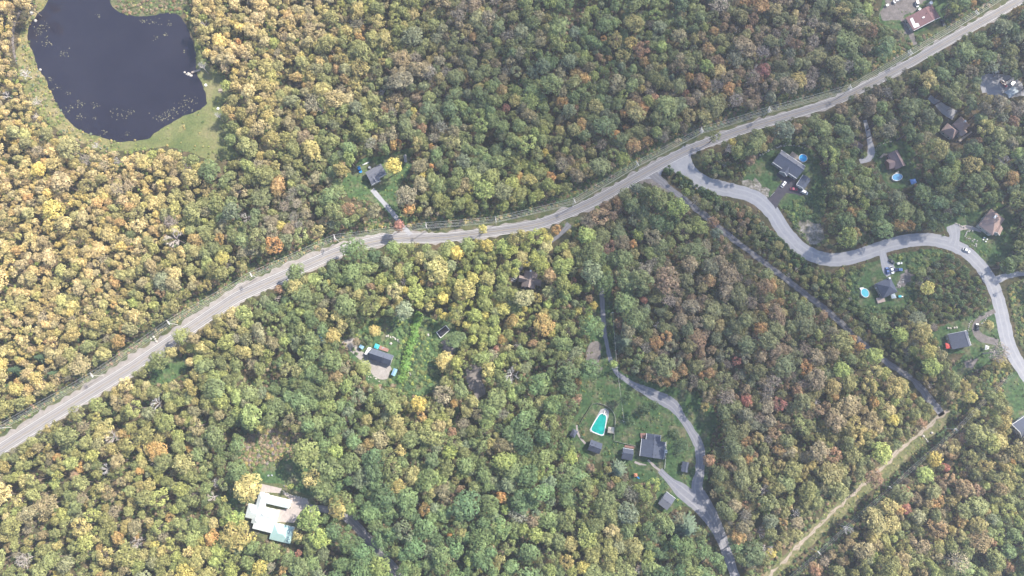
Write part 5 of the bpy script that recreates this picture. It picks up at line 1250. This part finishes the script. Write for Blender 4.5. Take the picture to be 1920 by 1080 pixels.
# ---- the cedar hedge: a row of individuals
q0, q1 = [(783, 592), (778, 615), (772, 640), (765, 662), (757, 690), (750, 714)], None
HP = catmull(q0, 4.2)
ctr = 0
hl = ['topmost', 'second', 'third', 'fourth', 'fifth', 'sixth', 'seventh', 'eighth', 'ninth', 'tenth', 'eleventh', 'twelfth', 'thirteenth', 'fourteenth', 'fifteenth', 'sixteenth', 'seventeenth', 'eighteenth', 'nineteenth', 'twentieth']
hp = [HP[i] for i in range(0, len(HP), 1)]
sel = []
for p in hp:
    if not sel or (p - sel[-1]).length > 7: sel.append(p)
for i, p in enumerate(sel):
    for s_ in (0,):
        w0 = at(p.x, p.y, 2.5)
        root = bpy.data.objects.new('hedge_shrub', None); root.location = (w0.x, w0.y, 0); root.rotation_euler = (0, 0, rnd.uniform(0, 6)); col.objects.link(root)
        tag(root, (hl[i] if i < 20 else 'lowest') + ' bright green shrub from the top of the hedge right of the charcoal house', 'shrub', 'bright green hedge shrubs')
        cr = bpy.data.objects.new('foliage', CM['shrub%d' % (i % 3)]); col.objects.link(cr); cr.parent = root; cr.scale = (rnd.uniform(3.3, 4.3), rnd.uniform(3.1, 3.9), rnd.uniform(3, 4.6)); cr.location = (rnd.uniform(-.7, .7), rnd.uniform(-.5, .5), 0)
        cr['tint'] = (.13, .25, .06); cr['tint_b'] = (.19, .28, .07)

# ---------------------------------------------------------------- the woodland as one mass: instances of the same trees
gn = bpy.data.node_groups.new('scatter', 'GeometryNodeTree')
gn.interface.new_socket('Geometry', in_out='INPUT', socket_type='NodeSocketGeometry'); gn.interface.new_socket('Geometry', in_out='OUTPUT', socket_type='NodeSocketGeometry')
gi = gn.nodes.new('NodeGroupInput'); go = gn.nodes.new('NodeGroupOutput')
iop = gn.nodes.new('GeometryNodeInstanceOnPoints'); ci = gn.nodes.new('GeometryNodeCollectionInfo')
ci.inputs['Collection'].default_value = src; ci.inputs['Separate Children'].default_value = True; ci.inputs['Reset Children'].default_value = True
iop.inputs['Pick Instance'].default_value = True
def na(nm, ty):
    n = gn.nodes.new('GeometryNodeInputNamedAttribute'); n.data_type = ty; n.inputs['Name'].default_value = nm; return [s for s in n.outputs if s.enabled][0]
e2r = gn.nodes.new('FunctionNodeEulerToRotation')
gn.links.new(na('rot', 'FLOAT_VECTOR'), e2r.inputs[0]); gn.links.new(e2r.outputs[0], iop.inputs['Rotation'])
gn.links.new(na('scl', 'FLOAT_VECTOR'), iop.inputs['Scale']); gn.links.new(na('idx', 'INT'), iop.inputs['Instance Index'])
gn.links.new(gi.outputs[0], iop.inputs['Points']); gn.links.new(ci.outputs[0], iop.inputs['Instance']); gn.links.new(iop.outputs[0], go.inputs[0])
def scatter(name, label, cat, rows):
    me = bpy.data.meshes.new(name); me.from_pydata([r_[0] for r_ in rows], [], [])
    for nm, ty, k in (('rot', 'FLOAT_VECTOR', 1), ('scl', 'FLOAT_VECTOR', 2), ('tint', 'FLOAT_VECTOR', 4), ('tint_b', 'FLOAT_VECTOR', 5)):
        a = me.attributes.new(nm, ty, 'POINT'); a.data.foreach_set('vector', np.array([r_[k] for r_ in rows], dtype=np.float32).ravel())
    a = me.attributes.new('idx', 'INT', 'POINT'); a.data.foreach_set('value', np.array([r_[3] for r_ in rows], dtype=np.int32))
    o = bpy.data.objects.new(name, me); col.objects.link(o); md = o.modifiers.new('scatter', 'NODES'); md.node_group = gn
    tag(o, label, cat, kind='stuff'); return o
rows = []
for t in POP:
    if id(t) in sid: continue
    x, y, r, c, kd, rot, zs, hd = t; a, b = tints(c, x, y)
    e_ = rnd.uniform(.84, 1.2); rows.append(((x, y, 2.6 * zs), (rnd.gauss(0, .05), rnd.gauss(0, .05), rot), (r * e_, r / e_, zs), FULL[kd], a, b))
scatter('woodland', 'dense autumn woodland of mixed green, ochre and rust crowns', 'woodland', rows)
print('mass trees', len(rows))
# undergrowth: shrubs and saplings on the verges, banks, rough fields and under the wood's edge
rows = []
veg = {'verge': (.5, 'vvgteenr'), 'marsh': (.8, 'lgvteavy'), 'grass': (.05, 'evlgt')}
def shrub_at(px, py, c, r, h=None):
    p = at(px, py, 0); a, b = tints(c); rows.append(((p.x, p.y, 0), (0, 0, rnd.uniform(0, 6.28)), (r, r, h or r * rnd.uniform(.7, 1.1)), FULL['shrub%d' % rnd.randrange(3)], a, b))
hard = raster_poly(POND) | raster_line(offset_px(_l, 6), 40) | raster_line(SIDE, extra=1) | raster_line(DIAG, extra=1) | raster_line(TRACK, extra=1) | raster_line(LANE, extra=1) | raster_line(BRANCH, extra=1)
for p, m in DRIVES: hard |= raster_line(p, extra=1)
hard |= raster_poly([(1196, 338), (1215, 322), (1262, 292), (1306, 268), (1318, 278), (1296, 290), (1300, 312), (1290, 335), (1262, 318), (1245, 318), (1238, 335), (1250, 352), (1235, 345), (1222, 335)])
for P in ([(684, 650), (745, 655), (750, 710), (690, 715)], [(485, 900), (600, 930), (555, 1025), (455, 1000)], [(1440, 272), (1525, 290), (1520, 365), (1440, 400), (1430, 350)], [(1630, 485), (1700, 485), (1695, 575), (1610, 575), (1608, 535)],
          [(1770, 605), (1858, 595), (1858, 665), (1770, 665)], [(1700, -10), (1775, -10), (1775, 60), (1700, 70)], [(1190, 805), (1255, 805), (1255, 875), (1190, 870)], [(1098, 760), (1158, 755), (1158, 830), (1095, 830)],
          [(1160, 832), (1195, 832), (1192, 870), (1158, 868)], [(1098, 818), (1135, 826), (1126, 858), (1095, 850)], [(1228, 915), (1272, 925), (1255, 962), (1228, 950)], [(812, 605), (850, 605), (845, 640), (812, 640)],
          [(1830, 385), (1895, 390), (1880, 450), (1785, 445)], [(680, 300), (730, 300), (728, 352), (690, 352)], [(1655, 275), (1705, 275), (1705, 348), (1655, 348)], [(1272, 858), (1298, 860), (1294, 892), (1272, 890)],
          [(660, 298), (700, 298), (695, 325), (665, 330)], [(1755, 215), (1830, 210), (1830, 275), (1755, 275)], [(1840, 125), (1925, 125), (1925, 185), (1840, 185)]): hard |= raster_poly(P)
soft = clear & ~hard
cand = np.argwhere(soft)
amap = [(raster_poly(pts), m) for pts, m, lv in AREAS]
vstrip = raster_line(offset_px(_l, -20), 26)
for (i, j) in cand:
    px = MX0 + j * MS + rnd.uniform(-1.5, 1.5); py = MY0 + i * MS + rnd.uniform(-1.5, 1.5)
    if not (-100 < px < 2020 and -100 < py < 1180): continue
    if vstrip[i, j]: pr, mx_, rr = (.5 if px < 560 else .85), ('vvvgteneer' if px < 700 else 'vvegebgtenb'), ((.4, 1.15) if px < 560 else (.6, 1.6))
    else:
        m = next((m for a, m in amap[::-1] if a[i, j]), None)
        if m is None: pr, mx_, rr = .18, 'vveeg', (.4, 1.0)
        elif m == 'marsh': pr, mx_, rr = .30, 'lgvteavgt', (.4, 1.3)
        elif m == 'verge': pr, mx_, rr = (.75 if 440 < px < 600 and 700 < py < 885 else .4), ('nntgvmtvne' if 440 < px < 600 and py > 700 else 'vvgteennrt' if px < 700 else 'veebgvl'), (.5, 1.6)
        elif m == 'grass_track': pr, mx_, rr = .12, 'vleg', (.3, .8)
        elif m == 'grass_dry': pr, mx_, rr = (.10 if px > 412 or py > 272 else .025), 'vlegv', (.3, 1.2)
        elif m == 'grass': pr, mx_, rr = ((.34 if low[i, j] and not (640 < px < 745) else .07)), 'eevelbbvebve', (.4, (1.9 if low[i, j] else 1.1))
        else: pr, mx_, rr = .02, 'vet', (.3, .7)
    if rnd.random() < pr: shrub_at(px, py, rnd.choice(mx_), rnd.uniform(*rr))
# dense saplings on the floor inside the wood, seen only through gaps
inside = np.argwhere(~clear)
for (i, j) in inside:
    if rnd.random() > .16: continue
    px = MX0 + j * MS; py = MY0 + i * MS
    if any(msk(hard, px + 7 * a_, py + 7 * b_) for a_, b_ in ring8): continue
    if -60 < px < 1980 and -60 < py < 1140:
        q = GRID[max(0, min(8, int(py // 120)))][max(0, min(15, int(px // 120)))]
        shrub_at(px + rnd.uniform(-1.5, 1.5), py + rnd.uniform(-1.5, 1.5), rnd.choice('evebnvt' if q != 'Y' else 'gvtevl'), rnd.uniform(.8, 1.7), rnd.uniform(.8, 2.2))
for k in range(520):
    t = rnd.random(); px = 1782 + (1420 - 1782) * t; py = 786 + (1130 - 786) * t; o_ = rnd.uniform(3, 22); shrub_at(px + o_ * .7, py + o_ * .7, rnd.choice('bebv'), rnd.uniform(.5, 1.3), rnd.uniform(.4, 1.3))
# island bush strip at the side road mouth and the dark thicket beside the diagonal road
for line, w_, mix, n in (([(1250, 322), (1262, 330), (1280, 345), (1310, 362), (1345, 380)], 14, 'bbev', 90), ([(1345, 382), (1412, 425), (1453, 459), (1514, 512), (1594, 577), (1654, 627), (1714, 675), (1764, 722)], 17, 'bbebev', 420)):
    Lp = catmull(line, 4)
    for k in range(n):
        p = rnd.choice(Lp); a = rnd.uniform(-1, 1) * w_ / 2
        shrub_at(p.x + a * .6, p.y - a * .8 - 4, rnd.choice(mix), rnd.uniform(1.2, 2.3), rnd.uniform(2.8, 5.5))
scatter('undergrowth', 'low shrubs and saplings along verges, banks and rough ground', 'undergrowth', rows)
print('shrubs', len(rows))
# lily pads on the pond
mb = MB(); PP = raster_poly(POND)
clus = [(178, 222, 5), (290, 42, 9), (310, 65, 5), (320, 45, 6), (97, 148, 6), (355, 190, 14), (340, 205, 18), (320, 215, 16), (300, 222, 14), (220, 215, 14), (245, 210, 8), (240, 250, 5), (195, 248, 6), (80, 50, 12), (85, 80, 12), (75, 60, 10), (105, 165, 7), (127, 174, 5), (150, 195, 10), (180, 198, 8), (345, 97, 4), (270, 40, 8), (295, 70, 6), (120, 100, 10), (185, 30, 6), (150, 220, 8), (130, 205, 8)]
for cx, cy, s_ in clus:
    for k in range(int(s_ * 1.7)):
        px, py = cx + rnd.gauss(0, s_ * .55), cy + rnd.gauss(0, s_ * .4)
        if not msk(PP, px, py): continue
        q = at(px, py); r = rnd.uniform(.12, .42); n = 7; a0 = rnd.uniform(0, 6)
        mb.poly([(q.x + r * math.cos(a0 + 2 * math.pi * i / n) * rnd.uniform(.7, 1.2), q.y + r * math.sin(a0 + 2 * math.pi * i / n) * rnd.uniform(.7, 1.2), Z * 12 + .02) for i in range(n)])
tag(mb.build('lily_pads', M['pad']), 'scattered pale lily pads floating on the dark pond', 'lily pads', kind='stuff')

# ---------------------------------------------------------------- a thin cloud out of view, shaped to soften the sun over the middle and right of the place
CB = 1500.0
CL = [(1000, 90, 260, 170, .75), (1330, 250, 330, 240, 1.0), (1700, 200, 300, 330, 1.0), (1230, 780, 210, 230, .75), (1500, 520, 260, 200, .6), (850, 420, 160, 120, .25), (1850, 560, 160, 260, .6)]
def thick(X, Y):
    px, py = proj(X, Y, 0); t = 0
    for cx, cy, sx, sy, a in CL: t += a * math.exp(-((px - cx) / sx) ** 2 - ((py - cy) / sy) ** 2)
    t = min(t, 1.15) * (1 + .35 * noise.noise((X / 90, Y / 90, 4)))
    return max(0, t - .06)
off = sdir * (CB / sdir.z)
NX, NY = 90, 60; gx0, gx1, gy0, gy1 = -420, 620, -360, 560
V = []; F = []
for lay in (1, 0):
    for j in range(NY + 1):
        for i in range(NX + 1):
            X = gx0 + (gx1 - gx0) * i / NX; Y = gy0 + (gy1 - gy0) * j / NY; ed = min(i, NX - i, j, NY - j) / 8.0; h = thick(X, Y) * 60 * min(1, ed)
            V.append((X + off.x, Y + off.y, CB + (h + .5 if lay else 0)))
K = (NX + 1) * (NY + 1)
for j in range(NY):
    for i in range(NX):
        a = j * (NX + 1) + i; b = a + 1; c = b + NX + 1; d = a + NX + 1
        F.append((a, b, c, d)); F.append((K + d, K + c, K + b, K + a))
edge = [i for i in range(NX + 1)] + [(j + 1) * (NX + 1) - 1 for j in range(1, NY + 1)] + [NY * (NX + 1) + i for i in range(NX - 1, -1, -1)] + [j * (NX + 1) for j in range(NY - 1, 0, -1)]
for a, b in zip(edge, edge[1:] + edge[:1]): F.append((b, a, K + a, K + b))
me = bpy.data.meshes.new('cloud'); me.from_pydata(V, [], F); me.update()
cm = bpy.data.materials.new('cloud'); cm.use_nodes = True; n = cm.node_tree; n.nodes.remove(n.nodes['Principled BSDF'])
pv = n.nodes.new('ShaderNodeVolumePrincipled'); pv.inputs['Color'].default_value = (.97, .97, .97, 1); pv.inputs['Density'].default_value = .0095; pv.inputs['Anisotropy'].default_value = .6
n.links.new(pv.outputs[0], n.nodes['Material Output'].inputs['Volume']); me.materials.append(cm)
co = bpy.data.objects.new('cloud', me); col.objects.link(co); tag(co, kind='stuff')
# ---------------------------------------------------------------- haze
HB = 3600
mb = MB(); z0, z1 = -1.2, CAM_H + 12
bt = [Vector((-HB, -HB, z0)), Vector((HB, -HB, z0)), Vector((HB, HB, z0)), Vector((-HB, HB, z0))]
mb.hexa(bt, [Vector((p.x, p.y, z1)) for p in bt])
hm = bpy.data.materials.new('haze'); hm.use_nodes = True; n = hm.node_tree; n.nodes.remove(n.nodes['Principled BSDF'])
pv = n.nodes.new('ShaderNodeVolumePrincipled'); pv.inputs['Color'].default_value = (.70, .77, 1.0, 1); pv.inputs['Density'].default_value = HAZE_DENS; pv.inputs['Anisotropy'].default_value = .35
n.links.new(pv.outputs[0], n.nodes['Material Output'].inputs['Volume'])
hz = mb.build('haze', hm); tag(hz, kind='stuff')
